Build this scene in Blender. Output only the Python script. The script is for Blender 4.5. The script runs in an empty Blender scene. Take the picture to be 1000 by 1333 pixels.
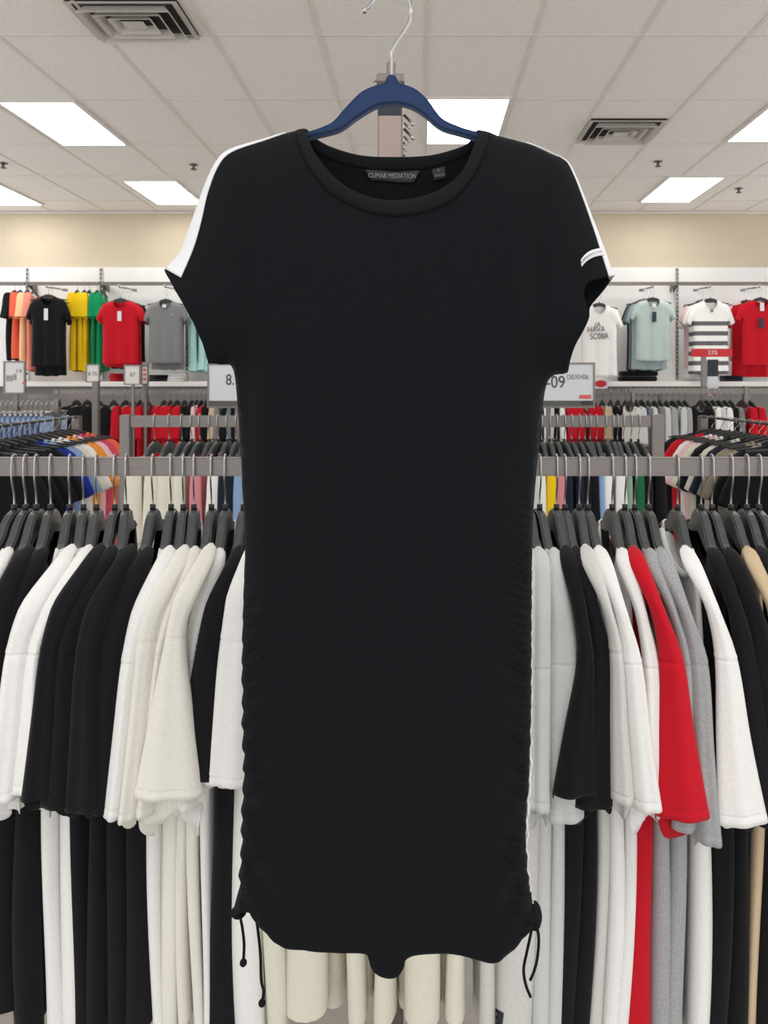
import bpy, bmesh, math, random
import numpy as np
from mathutils import Vector, Matrix
from mathutils.geometry import delaunay_2d_cdt
random.seed(7)
rng = np.random.default_rng(7)
scene = bpy.context.scene
COL = scene.collection
PI = math.pi
F = 1000.0; VX = 550.0; VY = 500.0; EYE = 1.55      # focal length in pixels, vanishing point, eye height
CEIL = EYE + 2.09
def PX(px, d): return (px - VX) * d / F
def PZ(py, d): return EYE + (VY - py) * d / F
def P(px, py, d): return (PX(px, d), d, PZ(py, d))
ORD = ['zeroth','first','second','third','fourth','fifth','sixth','seventh','eighth','ninth','tenth','eleventh','twelfth',
       'thirteenth','fourteenth','fifteenth','sixteenth','seventeenth','eighteenth','nineteenth','twentieth']

# ------------------------------------------------------------------ materials
MATS = {}
def s2l(c): return tuple(((v/255.0)/12.92 if v/255.0 <= .04045 else ((v/255.0+.055)/1.055)**2.4) for v in c)
def mat(name, rgb, rough=.6, metal=0.0, noise=0.0, nscale=60, bump=0.0, bscale=300, sheen=0.0, emit=0.0, spec=None, rgb2=None, stretch=None, weave=None):
    if name in MATS: return MATS[name]
    m = bpy.data.materials.new(name); m.use_nodes = True
    nt = m.node_tree; b = nt.nodes['Principled BSDF']
    c = (*s2l(rgb), 1)
    b.inputs['Base Color'].default_value = c
    b.inputs['Roughness'].default_value = rough
    b.inputs['Metallic'].default_value = metal
    if spec is not None: b.inputs['Specular IOR Level'].default_value = spec
    if sheen: b.inputs['Sheen Weight'].default_value = sheen
    if emit:
        b.inputs['Emission Color'].default_value = c; b.inputs['Emission Strength'].default_value = emit
    tc = nt.nodes.new('ShaderNodeTexCoord')
    vec = tc.outputs['Object']
    if stretch:
        mp = nt.nodes.new('ShaderNodeMapping'); mp.inputs['Scale'].default_value = stretch
        nt.links.new(vec, mp.inputs['Vector']); vec = mp.outputs['Vector']
    if noise or rgb2:
        n = nt.nodes.new('ShaderNodeTexNoise'); n.inputs['Scale'].default_value = nscale; n.inputs['Detail'].default_value = 3
        nt.links.new(vec, n.inputs['Vector'])
        r = nt.nodes.new('ShaderNodeValToRGB')
        c2 = (*s2l(rgb2), 1) if rgb2 else tuple(v*(1-noise) for v in c[:3]) + (1,)
        r.color_ramp.elements[0].color = c2; r.color_ramp.elements[1].color = c
        r.color_ramp.elements[0].position = .35; r.color_ramp.elements[1].position = .65
        nt.links.new(n.outputs['Fac'], r.inputs['Fac']); nt.links.new(r.outputs['Color'], b.inputs['Base Color'])
    if bump:
        n2 = nt.nodes.new('ShaderNodeTexNoise'); n2.inputs['Scale'].default_value = bscale; n2.inputs['Detail'].default_value = 2
        nt.links.new(vec, n2.inputs['Vector'])
        bp = nt.nodes.new('ShaderNodeBump'); bp.inputs['Strength'].default_value = bump; bp.inputs['Distance'].default_value = .002
        nt.links.new(n2.outputs['Fac'], bp.inputs['Height']); nt.links.new(bp.outputs['Normal'], b.inputs['Normal'])
    MATS[name] = m
    return m
def cloth(name, rgb, noise=.06, nscale=250, rgb2=None): return mat('cloth_'+name, rgb, rough=.92, noise=noise, nscale=nscale, bump=.25, bscale=420, sheen=.08, spec=.15, rgb2=rgb2)
CL = {
 'black': cloth('black', (22,22,25)), 'white': cloth('white', (240,239,238)), 'cream': cloth('cream', (226,222,208)), 'warm-lit white': cloth('warm_lit_white', (234,231,223)), 'soft mint': cloth('soft_mint', (168,188,188)),  # the warmer white is for white shirts, warm light mixed into the colour
 'ash': cloth('ash', (205,207,206)), 'heather': cloth('heather', (172,173,175), nscale=420, rgb2=(152,154,157)),
 'light heather': cloth('light_heather', (212,211,208), nscale=420, rgb2=(200,199,196)),
 'red': cloth('red', (196,24,40)), 'navy': cloth('navy', (30,36,52)), 'pink': cloth('pink', (216,138,146)), 'hot pink': cloth('hot_pink', (214,78,104)),
 'light blue': cloth('light_blue', (140,166,206)), 'blue': cloth('blue', (32,48,150)), 'aqua': cloth('aqua', (148,206,214)),
 'yellow': cloth('yellow', (243,205,30)), 'green': cloth('green', (20,150,95)), 'dark green': cloth('dark_green', (36,104,66)), 'sage': cloth('sage', (140,166,152)),
 'orange': cloth('orange', (238,152,60)), 'coral': cloth('coral', (240,104,78)), 'peach': cloth('peach', (252,206,160)), 'salmon': cloth('salmon', (240,150,130)),
 'taupe': cloth('taupe', (150,140,126)), 'beige': cloth('beige', (206,184,152)), 'grey': cloth('grey', (128,129,131)), 'mint': cloth('mint', (186,230,228)),
 'pale mint': cloth('pale_mint', (184,200,196)), 'slate': cloth('slate', (110,124,132)), 'pale pink': cloth('pale_pink', (240,200,205)),
 'denim': cloth('denim', (120,150,190), nscale=60, rgb2=(170,190,215)), 'grey stripe': cloth('grey_stripe', (160,160,164), nscale=40, rgb2=(120,120,126)),
}
DRESS = mat('dress_jersey', (17,19,23), rough=.9, noise=.12, nscale=300, bump=.3, bscale=500, sheen=.03, spec=.12)
RIB = mat('dress_rib', (19,21,25), rough=.9, noise=.15, nscale=300, bump=.35, bscale=380, spec=.2)
TAPE = mat('white_tape', (224,224,228), rough=.8, bump=.1, bscale=600)
LABEL = mat('woven_label', (42,45,48), rough=.7, noise=.1, nscale=400)
INKW = mat('label_thread', (140,144,146), rough=.8)
INKD = mat('dark_ink', (62,64,66), rough=.8)
INKG = mat('grey_ink', (120,122,126), rough=.8)
PAPER = mat('sign_paper', (222,226,232), rough=.6)
PAPER2 = mat('ticket_paper', (226,224,224), rough=.7)
REDP = mat('sign_red', (208,40,50), rough=.6)
CORALP = mat('sign_coral', (222,104,98), rough=.6)
CHROME = mat('chrome_wire', (176,176,178), rough=.16, metal=1.0)
STEEL = mat('brushed_steel', (130,124,121), rough=.38, metal=.9, noise=.12, nscale=30, stretch=(1,1,25))
ZINC = mat('zinc_wire', (186,186,186), rough=.25, metal=.9)
REFLP = mat('post_reflection', (162,145,136), rough=.45, noise=.06, nscale=12)  # beige reflection on the steel post, kept as a constant colour
HANGER = mat('hanger_charcoal', (76,80,82), rough=.36, noise=.08, nscale=90, spec=.5)
HANGERB = mat('hanger_black', (40,41,43), rough=.45, noise=.08, nscale=90)
COLLARP = mat('hanger_neck', (24,24,26), rough=.5)
VELVET = mat('blue_velvet', (30,52,92), rough=.75, noise=.1, nscale=500, bump=.1, bscale=700, sheen=.25, spec=.2)
CEILM = mat('ceiling_tile', (247,243,239), rough=.95, noise=.10, nscale=70, bump=.15, bscale=160)
TBAR = mat('tbar', (230,225,220), rough=.7, noise=.05, nscale=5)
WALLM = mat('wall_paint', (208,196,175), rough=.9, noise=.03, nscale=3)
PANELM = mat('wall_panel', (240,240,240), rough=.7, noise=.03, nscale=4)
FLOORM = mat('floor_tile', (168,163,155), rough=.45, noise=.12, nscale=14)
DIFF = mat('light_diffuser', (255,252,246), rough=.6, emit=9.0)
FRAMEW = mat('light_frame', (225,222,216), rough=.6, noise=.03, nscale=9)
VENTM = mat('vent_metal', (205,200,194), rough=.5, noise=.05, nscale=9)
VENTD = mat('vent_dark', (56,55,56), rough=.9, noise=.1, nscale=9)
SHELFM = mat('shelf_laminate', (232,230,226), rough=.5, noise=.03, nscale=9)
SHELFD = mat('shelf_under', (120,118,116), rough=.7, noise=.08, nscale=9)
BRASS = mat('sprinkler_metal', (120,112,104), rough=.4, metal=.6)
BLACKP = mat('black_print', (40,42,40), rough=.8)
NAVYP = mat('navy_panel', (40,48,60), rough=.7)

def striped():
    m = bpy.data.materials.new('cloth_striped'); m.use_nodes = True; nt = m.node_tree; b = nt.nodes['Principled BSDF']
    b.inputs['Roughness'].default_value = .9
    tc = nt.nodes.new('ShaderNodeTexCoord'); sx = nt.nodes.new('ShaderNodeSeparateXYZ'); nt.links.new(tc.outputs['Object'], sx.inputs[0])
    def math_(op, a, bv=None):
        n = nt.nodes.new('ShaderNodeMath'); n.operation = op
        nt.links.new(a, n.inputs[0])
        if bv is not None: n.inputs[1].default_value = bv
        return n.outputs[0]
    z = sx.outputs['Z']
    fr = math_('FRACT', math_('DIVIDE', math_('ADD', z, 10.205), .098))
    on = math_('GREATER_THAN', fr, .56)
    low = math_('LESS_THAN', z, -.205)
    ax = math_('LESS_THAN', math_('ABSOLUTE', sx.outputs['X']), .245)
    mu = nt.nodes.new('ShaderNodeMath'); mu.operation = 'MULTIPLY'; nt.links.new(on, mu.inputs[0]); nt.links.new(low, mu.inputs[1])
    mu2 = nt.nodes.new('ShaderNodeMath'); mu2.operation = 'MULTIPLY'; nt.links.new(mu.outputs[0], mu2.inputs[0]); nt.links.new(ax, mu2.inputs[1])
    mx = nt.nodes.new('ShaderNodeMix'); mx.data_type = 'RGBA'
    mx.inputs[6].default_value = (*s2l((242,242,240)),1); mx.inputs[7].default_value = (*s2l((98,99,103)),1)
    nt.links.new(mu2.outputs[0], mx.inputs[0]); nt.links.new(mx.outputs[2], b.inputs['Base Color'])
    return m
CL['striped'] = striped()

# ------------------------------------------------------------------ object helpers
def link(o, parent=None):
    COL.objects.link(o)
    if parent is not None: o.parent = parent
    return o
def mk(name, verts, faces, m, parent=None, smooth=True, loc=None):
    me = bpy.data.meshes.new(name); me.from_pydata([tuple(v) for v in verts], [], [tuple(f) for f in faces]); me.update()
    if m is not None: me.materials.append(m)
    if smooth: me.polygons.foreach_set('use_smooth', [True]*len(me.polygons))
    o = bpy.data.objects.new(name, me); link(o, parent)
    if loc: o.location = loc
    return o
def from_bm(name, bm, m, parent=None, smooth=False, loc=None):
    me = bpy.data.meshes.new(name); bm.to_mesh(me); bm.free()
    me.materials.append(m)
    if smooth: me.polygons.foreach_set('use_smooth', [True]*len(me.polygons))
    o = bpy.data.objects.new(name, me); link(o, parent)
    if loc: o.location = loc
    return o
def empty(name, loc=(0,0,0), rz=0):
    o = bpy.data.objects.new(name, None); o.empty_display_size = .05; link(o); o.location = loc; o.rotation_euler[2] = rz
    return o
def tag(o, label, cat, group=None):
    o['label'] = label; o['category'] = cat
    if group: o['group'] = group
    return o
def struct(o): o['kind'] = 'structure'; return o
def bm_box(bm, x0, x1, y0, y1, z0, z1, bev=0):
    r = bmesh.ops.create_cube(bm, size=1)
    vs = r['verts']
    for v in vs:
        v.co.x = x0 + (v.co.x+.5)*(x1-x0); v.co.y = y0 + (v.co.y+.5)*(y1-y0); v.co.z = z0 + (v.co.z+.5)*(z1-z0)
    if bev:
        es = list({e for v in vs for e in v.link_edges})
        bmesh.ops.bevel(bm, geom=es, offset=bev, segments=2, affect='EDGES')
def box(name, x0, x1, y0, y1, z0, z1, m, parent=None, bev=0):
    bm = bmesh.new(); bm_box(bm, x0, x1, y0, y1, z0, z1, bev); return from_bm(name, bm, m, parent)
def catmull(pts, n):
    pts = [Vector(p) for p in pts]; out = []
    for i in range(len(pts)-1):
        p0 = pts[max(i-1,0)]; p1 = pts[i]; p2 = pts[i+1]; p3 = pts[min(i+2,len(pts)-1)]
        for k in range(n):
            t = k/n
            out.append(.5*((2*p1)+(-p0+p2)*t+(2*p0-5*p1+4*p2-p3)*t*t+(-p0+3*p1-3*p2+p3)*t**3))
    out.append(pts[-1]); return out
def tube_geo(path, r, seg=8):
    V = []; Fc = []
    path = [Vector(p) for p in path]; n = len(path)
    up = None
    for i, p in enumerate(path):
        t = (path[min(i+1,n-1)]-path[max(i-1,0)]).normalized()
        if up is None:
            up = Vector((0,1,0)) if abs(t.y) < .9 else Vector((1,0,0))
        a = t.cross(up).normalized(); up = a.cross(t).normalized()
        rr = r[i] if isinstance(r, (list, tuple)) else r
        for k in range(seg):
            an = 2*PI*k/seg
            V.append(p + (a*math.cos(an)+up*math.sin(an))*rr)
    for i in range(n-1):
        for k in range(seg):
            k2 = (k+1) % seg
            Fc.append((i*seg+k, i*seg+k2, (i+1)*seg+k2, (i+1)*seg+k))
    Fc.append(tuple(range(seg))[::-1]); Fc.append(tuple((n-1)*seg+k for k in range(seg)))
    return V, Fc
def tube(name, path, r, m, parent=None, seg=8):
    V, Fc = tube_geo(path, r, seg); return mk(name, V, Fc, m, parent)
def merge_geo(parts):
    V = []; Fc = []
    for v, f in parts:
        o = len(V); V += list(v); Fc += [tuple(i+o for i in q) for q in f]
    return V, Fc
def prism(name, poly, y0, y1, m, parent=None, bev=.002, rot=None):
    """2-D outline in XZ extruded along Y, edges rounded"""
    bm = bmesh.new()
    a = [bm.verts.new((x, y0, z)) for x, z in poly]; f = bm.faces.new(a)
    r = bmesh.ops.extrude_face_region(bm, geom=[f])
    for v in r['geom']:
        if isinstance(v, bmesh.types.BMVert): v.co.y = y1
    bmesh.ops.recalc_face_normals(bm, faces=bm.faces[:])
    if bev:
        es = [e for e in bm.edges if len(e.link_faces) == 2 and abs(e.verts[0].co.y-e.verts[1].co.y) < 1e-6]
        bmesh.ops.bevel(bm, geom=es, offset=bev, segments=2, affect='EDGES')
    return from_bm(name, bm, m, parent)
def text(name, s, size, m, parent=None, loc=(0,0,0), align='CENTER', rot=0.0, shear=0, sx=1.0, extrude=.0003):
    cu = bpy.data.curves.new(name, 'FONT'); cu.body = s; cu.size = size; cu.align_x = align; cu.align_y = 'CENTER'; cu.extrude = extrude; cu.shear = shear
    ob = bpy.data.objects.new(name, cu); COL.objects.link(ob)
    dg = bpy.context.evaluated_depsgraph_get()
    me = bpy.data.meshes.new_from_object(ob.evaluated_get(dg))
    bpy.data.objects.remove(ob); bpy.data.curves.remove(cu)
    c, sn = math.cos(rot), math.sin(rot)
    for v in me.vertices:
        x, y, z = v.co; x *= sx
        v.co = (x*c - y*sn, -z, x*sn + y*c)
    me.materials.clear(); me.materials.append(m)
    o = bpy.data.objects.new(name, me); link(o, parent); o.location = loc
    return o

def copy_tree(o, parent=None):
    c = o.copy(); COL.objects.link(c)
    if parent is not None: c.parent = parent
    for ch in o.children: copy_tree(ch, c)
    return c
def own_mat(o, m):
    o.material_slots[0].link = 'OBJECT'; o.material_slots[0].material = m

# ------------------------------------------------------------------ the setting
XL, XR, YB, YF = -5.9, 5.6, 9.3, -1.4
struct(mk('floor', [(XL,YF,0),(XR,YF,0),(XR,YB,0),(XL,YB,0)], [(0,1,2,3)], FLOORM, smooth=False))
struct(mk('ceiling', [(XL,YF,CEIL),(XL,YB,CEIL),(XR,YB,CEIL),(XR,YF,CEIL)], [(0,1,2,3)], CEILM, smooth=False))
struct(box('wall_back', XL, XR, YB, YB+.1, 0, CEIL, WALLM))
struct(box('wall_panel_back', XL, XR, YB-.03, YB-.002, .1, PZ(348, YB-.03), PANELM, bev=.004))
# suspended ceiling runners
bm = bmesh.new()
GX0, GP, GY0, GT = .028, .644, 4.6, 1.035
for k in range(-12, 13):
    x = GX0 + GP*k
    if XL < x < XR: bm_box(bm, x-.011, x+.011, YF, YB-.001, CEIL-.006, CEIL-.0005)
k = -7
while GY0+GT*k < YB:
    y = GY0+GT*k
    if y > YF: bm_box(bm, XL, XR, y-.011, y+.011, CEIL-.0055, CEIL-.0004)
    k += 1
struct(from_bm('trim_1', bm, TBAR))
struct(box('trim_2', XL, XR, YB-.025, YB-.001, CEIL-.03, CEIL-.006, TBAR))

def ceiling_light(x0, x1, y0, y1, label):
    t = empty('ceiling_light', ((x0+x1)/2, (y0+y1)/2, CEIL-.02)); w = (x1-x0)/2; l = (y1-y0)/2
    bm = bmesh.new()
    for a in ((-w-.025, -w, -l-.025, l+.025), (w, w+.025, -l-.025, l+.025), (-w, w, -l-.025, -l), (-w, w, l, l+.025)):
        bm_box(bm, a[0], a[1], a[2], a[3], .0, .0185)
    from_bm('frame', bm, FRAMEW, t)
    box('diffuser', -w, w, -l, l, .003, .015, DIFF, t)
    tag(t, label, 'ceiling light', 'recessed ceiling light panels')
    return t
ceiling_light(-3.115, -2.575, 5.66, 6.66, 'bright ceiling light panel nearest the large ceiling vent')
ceiling_light(-3.05, -2.53, 7.86, 8.86, 'small bright ceiling light panel near the wall, behind the white striped sleeve of the dress')
ceiling_light(-4.95, -4.41, 7.95, 8.89, 'bright ceiling light panel cut by the frame near the wall above the coral T-shirts')
ceiling_light(.043, .63, 5.59, 6.62, 'bright ceiling light panel right behind the blue hanger')
ceiling_light(2.61, 3.17, 5.59, 6.56, 'bright ceiling light panel cut by the frame at the right edge of the photo')
ceiling_light(2.49, 3.03, 7.72, 8.74, 'small bright ceiling light panel near the wall above the striped T-shirt')
# unseen panels of the same kind, added overhead to light the dress and racks
for (x, y) in ((-2.9,-.75),(2.9,-.75),(.35,.0),(-2.85,2.4),(2.9,2.4)):
    ceiling_light(x-.28, x+.28, y-.5, y+.5, 'unseen ceiling light panel added to light the dress and racks')

def vent(x0, x1, y0, y1, label):
    cx, cy = (x0+x1)/2, (y0+y1)/2; t = empty('ceiling_vent', (cx, cy, CEIL-.006)); w = (x1-x0)/2; l = (y1-y0)/2
    box('backing', -w, w, -l, l, .001, .004, VENTD, t)
    def ring(a, b, za, zb, name):
        V = [(-w*a,-l*a,za),(w*a,-l*a,za),(w*a,l*a,za),(-w*a,l*a,za),(-w*b,-l*b,zb),(w*b,-l*b,zb),(w*b,l*b,zb),(-w*b,l*b,zb)]
        o = mk(name, V, [(0,1,5,4),(1,2,6,5),(2,3,7,6),(3,0,4,7)], VENTM, t, smooth=False)
        md = o.modifiers.new('s', 'SOLIDIFY'); md.thickness = .003
    ring(1.0, .90, -.012, -.010, 'frame')
    for i, a in enumerate((.84, .62, .40)): ring(a, a-.12, -.050+.004*i, -.004, 'louvre')
    box('louvre', -w*.2, w*.2, -l*.2, l*.2, -.036, -.033, VENTM, t)
    tag(t, label, 'ceiling vent', 'square ceiling vents')
vent(-1.95, -1.335, 4.16, 4.62, 'large square louvred ceiling vent cut by the top edge of the photo')
vent(1.32, 1.93, 6.04, 6.58, 'smaller square louvred ceiling vent above the grey shirts, over the sleeve tag')
for i, (px, py, lab) in enumerate(((4,212,'small sprinkler head above the coral T-shirts, beside a light panel'),(252,214,'small sprinkler head beside the striped shoulder of the dress'),
        (857,210,'small sprinkler head under the smaller ceiling vent'),(962,245,'small sprinkler head beside the light panel over the red wall T-shirts'))):
    d = 2090/(500-py); t = empty('sprinkler_head', (PX(px,d), d, CEIL))
    tube('pipe', [(0,0,-.004),(0,0,-.05)], .014, BRASS, t)
    tube('escutcheon', [(0,0,-.0005),(0,0,-.008)], .04, BRASS, t, 14)
    tube('deflector', [(0,0,-.045),(0,0,-.05)], .03, BRASS, t, 10)
    tag(t, lab, 'sprinkler', 'ceiling sprinkler heads')

# ------------------------------------------------------------------ cut-out garments (front view)
def polyline_dist(pts, segs):
    d = np.full(len(pts), 1e9)
    for (a, b) in segs:
        a = np.array(a); b = np.array(b); ab = b-a; L = (ab*ab).sum()+1e-12
        t = np.clip(((pts-a)@ab)/L, 0, 1); q = a + t[:,None]*ab
        d = np.minimum(d, np.sqrt(((pts-q)**2).sum(1)))
    return d
def inside(pts, poly):
    x, y = pts[:,0], pts[:,1]; c = np.zeros(len(pts), bool); n = len(poly)
    for i in range(n):
        x1, y1 = poly[i]; x2, y2 = poly[(i+1)%n]
        if y1 == y2: continue
        m = ((y1 > y) != (y2 > y)) & (x < (x2-x1)*(y-y1)/(y2-y1)+x1)
        c ^= m
    return c
def resample(loop, h):
    """loop: list of (x, z, closed) where closed tells whether the edge starting here is a sewn edge"""
    out = []; n = len(loop)
    for i in range(n):
        x, z, c = loop[i]; x2, z2, _ = loop[(i+1)%n]
        k = max(1, int(math.hypot(x2-x, z2-z)/h))
        for j in range(k): out.append((x+(x2-x)*j/k, z+(z2-z)*j/k, c))
    return out
def thick(d, T, D): 
    u = np.clip(d/D, 0, 1); return T*np.sqrt(np.maximum(0, 1-(1-u)**2))
def sheet(loop, h, g, T, D, sign, wr=None, extra=None):
    L = resample(loop, h); n = len(L); poly = [(a, b) for a, b, _ in L]
    segs = [(poly[i], poly[(i+1)%n]) for i in range(n) if L[i][2]]
    xs = [p[0] for p in poly]; zs = [p[1] for p in poly]
    gx, gz = np.meshgrid(np.arange(min(xs), max(xs), g), np.arange(min(zs), max(zs), g*.9))
    gx[1::2] += g/2
    pts = np.stack([gx.ravel(), gz.ravel()], 1)
    if extra is not None: pts = np.concatenate([pts, extra])
    allsegs = [(poly[i], poly[(i+1)%n]) for i in range(n)]
    ok = inside(pts, poly) & (polyline_dist(pts, allsegs) > .45*h)
    pts = pts[ok]
    co = [Vector(p) for p in poly] + [Vector(p) for p in pts]
    v, e, f, _, _, _ = delaunay_2d_cdt(co, [(i, (i+1)%n) for i in range(n)], [], 1, 1e-7)
    A = np.array([(p.x, p.y) for p in v]); dd = polyline_dist(A, segs)
    off = thick(dd, T, D)
    if wr is not None: off = off + wr(A, sign)*np.clip(dd/(D*.15), 0, 1)
    V = [(A[i,0], -sign*off[i], A[i,1]) for i in range(len(A))]
    Fc = [tuple(q) if sign > 0 else tuple(q)[::-1] for q in f]
    return V, Fc, segs
def garment(name, front, back, h, g, T, D, m, parent=None, wr=None, extra=None, loc=None):
    V1, F1, segs = sheet(front, h, g, T, D, 1, wr, extra)
    V2, F2, _ = sheet(back, h, g*1.4, T, D, -1, wr)
    V, Fc = merge_geo([(V1, F1), (V2, F2)])
    bm = bmesh.new(); vs = [bm.verts.new(v) for v in V]
    for q in Fc:
        try: bm.faces.new([vs[i] for i in q])
        except ValueError: pass
    bmesh.ops.remove_doubles(bm, verts=bm.verts[:], dist=1e-5)
    bmesh.ops.recalc_face_normals(bm, faces=bm.faces[:])
    o = from_bm(name, bm, m, parent, smooth=True, loc=loc)
    return o, segs

# ------------------------------------------------------------------ the dress
DD = .88
K = DD/F
def q(px, py): return (px*K, -py*K)          # dress coordinates: pixels scaled to metres; root sits at pixel (0,0)
DROOT = (-VX*K, DD, EYE+VY*K)
def sm(pts, n=5): return [(p.x, p.y) for p in catmull([(x, y, 0) for x, y in pts], n)]
L_sh = sm([(397,168),(385,170),(345,182),(300,196),(281,214),(266,247),(251,289),(235,329),(215,350)])      # neck to cuff, sewn
L_cuff = [(215,350),(229,368),(248,397),(262,422),(272,448),(278,474),(298,474)]
L_cuff = L_cuff
L_side_pts = [(298,474),(302,478),(306,492),(310,540),(314,600),(317,660),(319,720)]
y = 720.0; side = []
i = 0
while y < 1172:                          # puckered edge of the ruched seam
    base = np.interp(y, [720, 800, 900, 1000, 1100, 1150, 1172], [319, 316, 315, 317, 314, 312, 310])
    amp = np.interp(y, [720, 820, 900, 1172], [.1, .5, 1.5, 1.7])*(.6+.8*((i*37%11)/10))
    side.append((base + (amp if i % 2 else -amp), y)); y += (17 if i % 2 else 7) + (i*7 % 5); i += 1
L_side = sm(L_side_pts, 3) + sm(side, 3)[1:] + [(305,1180),(302,1188)]
HEM = sm([(302,1188),(306,1194),(318,1187),(330,1199),(346,1216),(370,1234),(402,1239),(440,1240),(474,1241),(480,1248),(484,1261),(494,1270),(508,1273),(519,1269),(526,1258),(529,1248),(545,1243),(590,1243),(622,1251),(645,1253),(660,1248),(681,1229),(696,1208),(701,1194)], 4)
R_side = sm([(701,1194),(699,1184),(693,1176)],2)
side = []; y = 1172.0; i = 0
while y > 720:
    base = np.interp(y, [720, 900, 1000, 1060, 1100, 1130, 1172], [693, 692, 690, 686, 685, 687, 693])
    amp = np.interp(y, [720, 950, 1172], [.1, .5, .9])*(.5+(i*37%11)/10)
    side.append((base + (amp if i % 2 else -amp), y)); y -= 9 + (i*7 % 5); i += 1
R_side += sm(side, 3)[1:] + sm([(693,716),(695,660),(700,600),(705,550),(709,512),(714,495)], 3)[1:]
R_arm = sm([(714,495),(722,488),(733,487),(739,485)], 2)
R_cuff_f = sm([(739,485),(743,468),(749,450),(760,430),(766,413),(763,400),(760,384),(763,370),(776,364),(797,359)], 3)
R_cuff_b = sm([(739,485),(743,468),(749,450),(760,430),(767,413),(768,400),(780,385),(790,372),(797,359)], 3)
R_sh = sm([(797,359),(790,336),(775,296),(758,252),(748,228),(737,210),(715,199),(690,188),(650,177),(638,172),(624,169)], 4)
NECK_F = sm([(624,169),(619,187),(603,222),(580,243),(550,256),(513,261),(478,256),(442,238),(413,206),(401,182),(397,168)], 5)
NECK_B = sm([(624,169),(614,184),(600,193),(560,203),(512,205),(470,203),(432,193),(410,181),(397,168)], 5)
PRE = [(q(*l[i]), q(*l[i+1])) for l in (L_sh, L_side, R_side, R_arm, R_sh) for i in range(len(l)-1)]
def corr(pts, sign):
    """seen pixels -> pattern pixels: the cloth bulges towards or away from the viewer by its thickness"""
    off = thick(polyline_dist(np.array([q(*p) for p in pts]), PRE), .034, .085)
    out = []
    for (x, y), o in zip(pts, off):
        k = (DD - sign*o)/DD; out.append((VX+(x-VX)*k, VY+(y-VY)*k))
    return out
HEM = corr(HEM, 1); NECK_F = corr(NECK_F, 1); NECK_B = corr(NECK_B, -1); R_cuff_f = corr(R_cuff_f, 1); R_cuff_b = corr(R_cuff_b, -1)
def loopof(neck, rcuff):
    out = []
    def add(pts, c):
        for p in pts[:-1]: out.append((*q(*p), c))
    add(L_sh, True); add(L_cuff, False); add(L_side, True); add(HEM, False); add(R_side, True); add(R_arm, True); add(rcuff, False); add(R_sh, True); add(neck, False)
    return out
def wr(A, sign):
    x = A[:,0]/K; y = -A[:,1]/K
    o = np.zeros(len(A))
    # soft vertical folds
    for (x0, x1, ya, yb, s, a) in ((335,322,240,640,9,-.004),(700,690,220,520,10,-.005),(655,700,260,620,16,.003),(470,455,300,1240,40,.0035),(585,600,300,1240,35,-.003),(400,395,500,1230,28,-.003),(520,515,700,1260,26,.004),(640,640,600,1230,20,.003),(360,345,430,900,14,.003)):
        t = np.clip((y-ya)/(yb-ya), 0, 1); xc = x0+(x1-x0)*t
        o += a*np.exp(-((x-xc)/s)**2)*np.sin(PI*np.clip((y-ya+20)/(yb-ya+40),0,1))**.6
    # ruching beside the seams
    le = np.interp(y, [600,700,900,1180], [316,318,315,310]); re = np.interp(y, [600,720,900,1000,1100,1180], [700,693,692,690,685,695])
    for e, sg, y0 in ((le, 1, 640), (re, -1, 560)):
        u = (x-e)*sg
        env = np.exp(-np.clip(u,0,None)/26.0)*np.clip((y-y0)/200,0,1)
        ph = y + .55*u + 3*np.sin(y*.05+u*.08)
        o += .0036*env*np.sin(ph*2*PI/10.5) + .0012*np.exp(-np.clip(u,0,None)/60.0)*np.clip((y-y0)/300,0,1)*np.sin((y+.9*u)*2*PI/31+1)
    # diagonal drag lines from the seam near the hem
    o += .0025*np.exp(-((x-350)/40)**2)*np.clip((y-900)/250,0,1)*np.sin((y-1.3*x)*2*PI/70)
    o += .0025*np.exp(-((x-655)/40)**2)*np.clip((y-900)/250,0,1)*np.sin((y+1.3*x)*2*PI/70)
    return o*(1.0 if sign > 0 else .6)
ex = []
for yy in np.arange(600, 1200, 3.0):
    for k in range(13):
        ex.append(q(316+2+k*4.0+(yy%6)*.3, yy)); ex.append(q(692-2-k*4.0-(yy%6)*.3, yy))
dress, dsegs = garment('dress', loopof(NECK_F, R_cuff_f), loopof(NECK_B, R_cuff_b), 4*K, 8*K, .034, .085, DRESS, wr=wr, extra=np.array(ex), loc=DROOT)
md = dress.modifiers.new('cloth', 'SOLIDIFY'); md.thickness = .0010; md.offset = -1
tag(dress, 'long black short-sleeved ruched jersey dress with white sleeve stripes on a blue hanger', 'dress')
def surf(pts, lift, sign=1, fallback=True):
    pts = corr(pts, sign)
    A = np.array([q(*p) for p in pts]); d = polyline_dist(A, dsegs); off = thick(d, .034, .085) + wr(A, sign)*np.clip(d/(.085*.15),0,1)
    return [(A[i,0], -sign*(off[i])-lift, A[i,1]) for i in range(len(A))]
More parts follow.
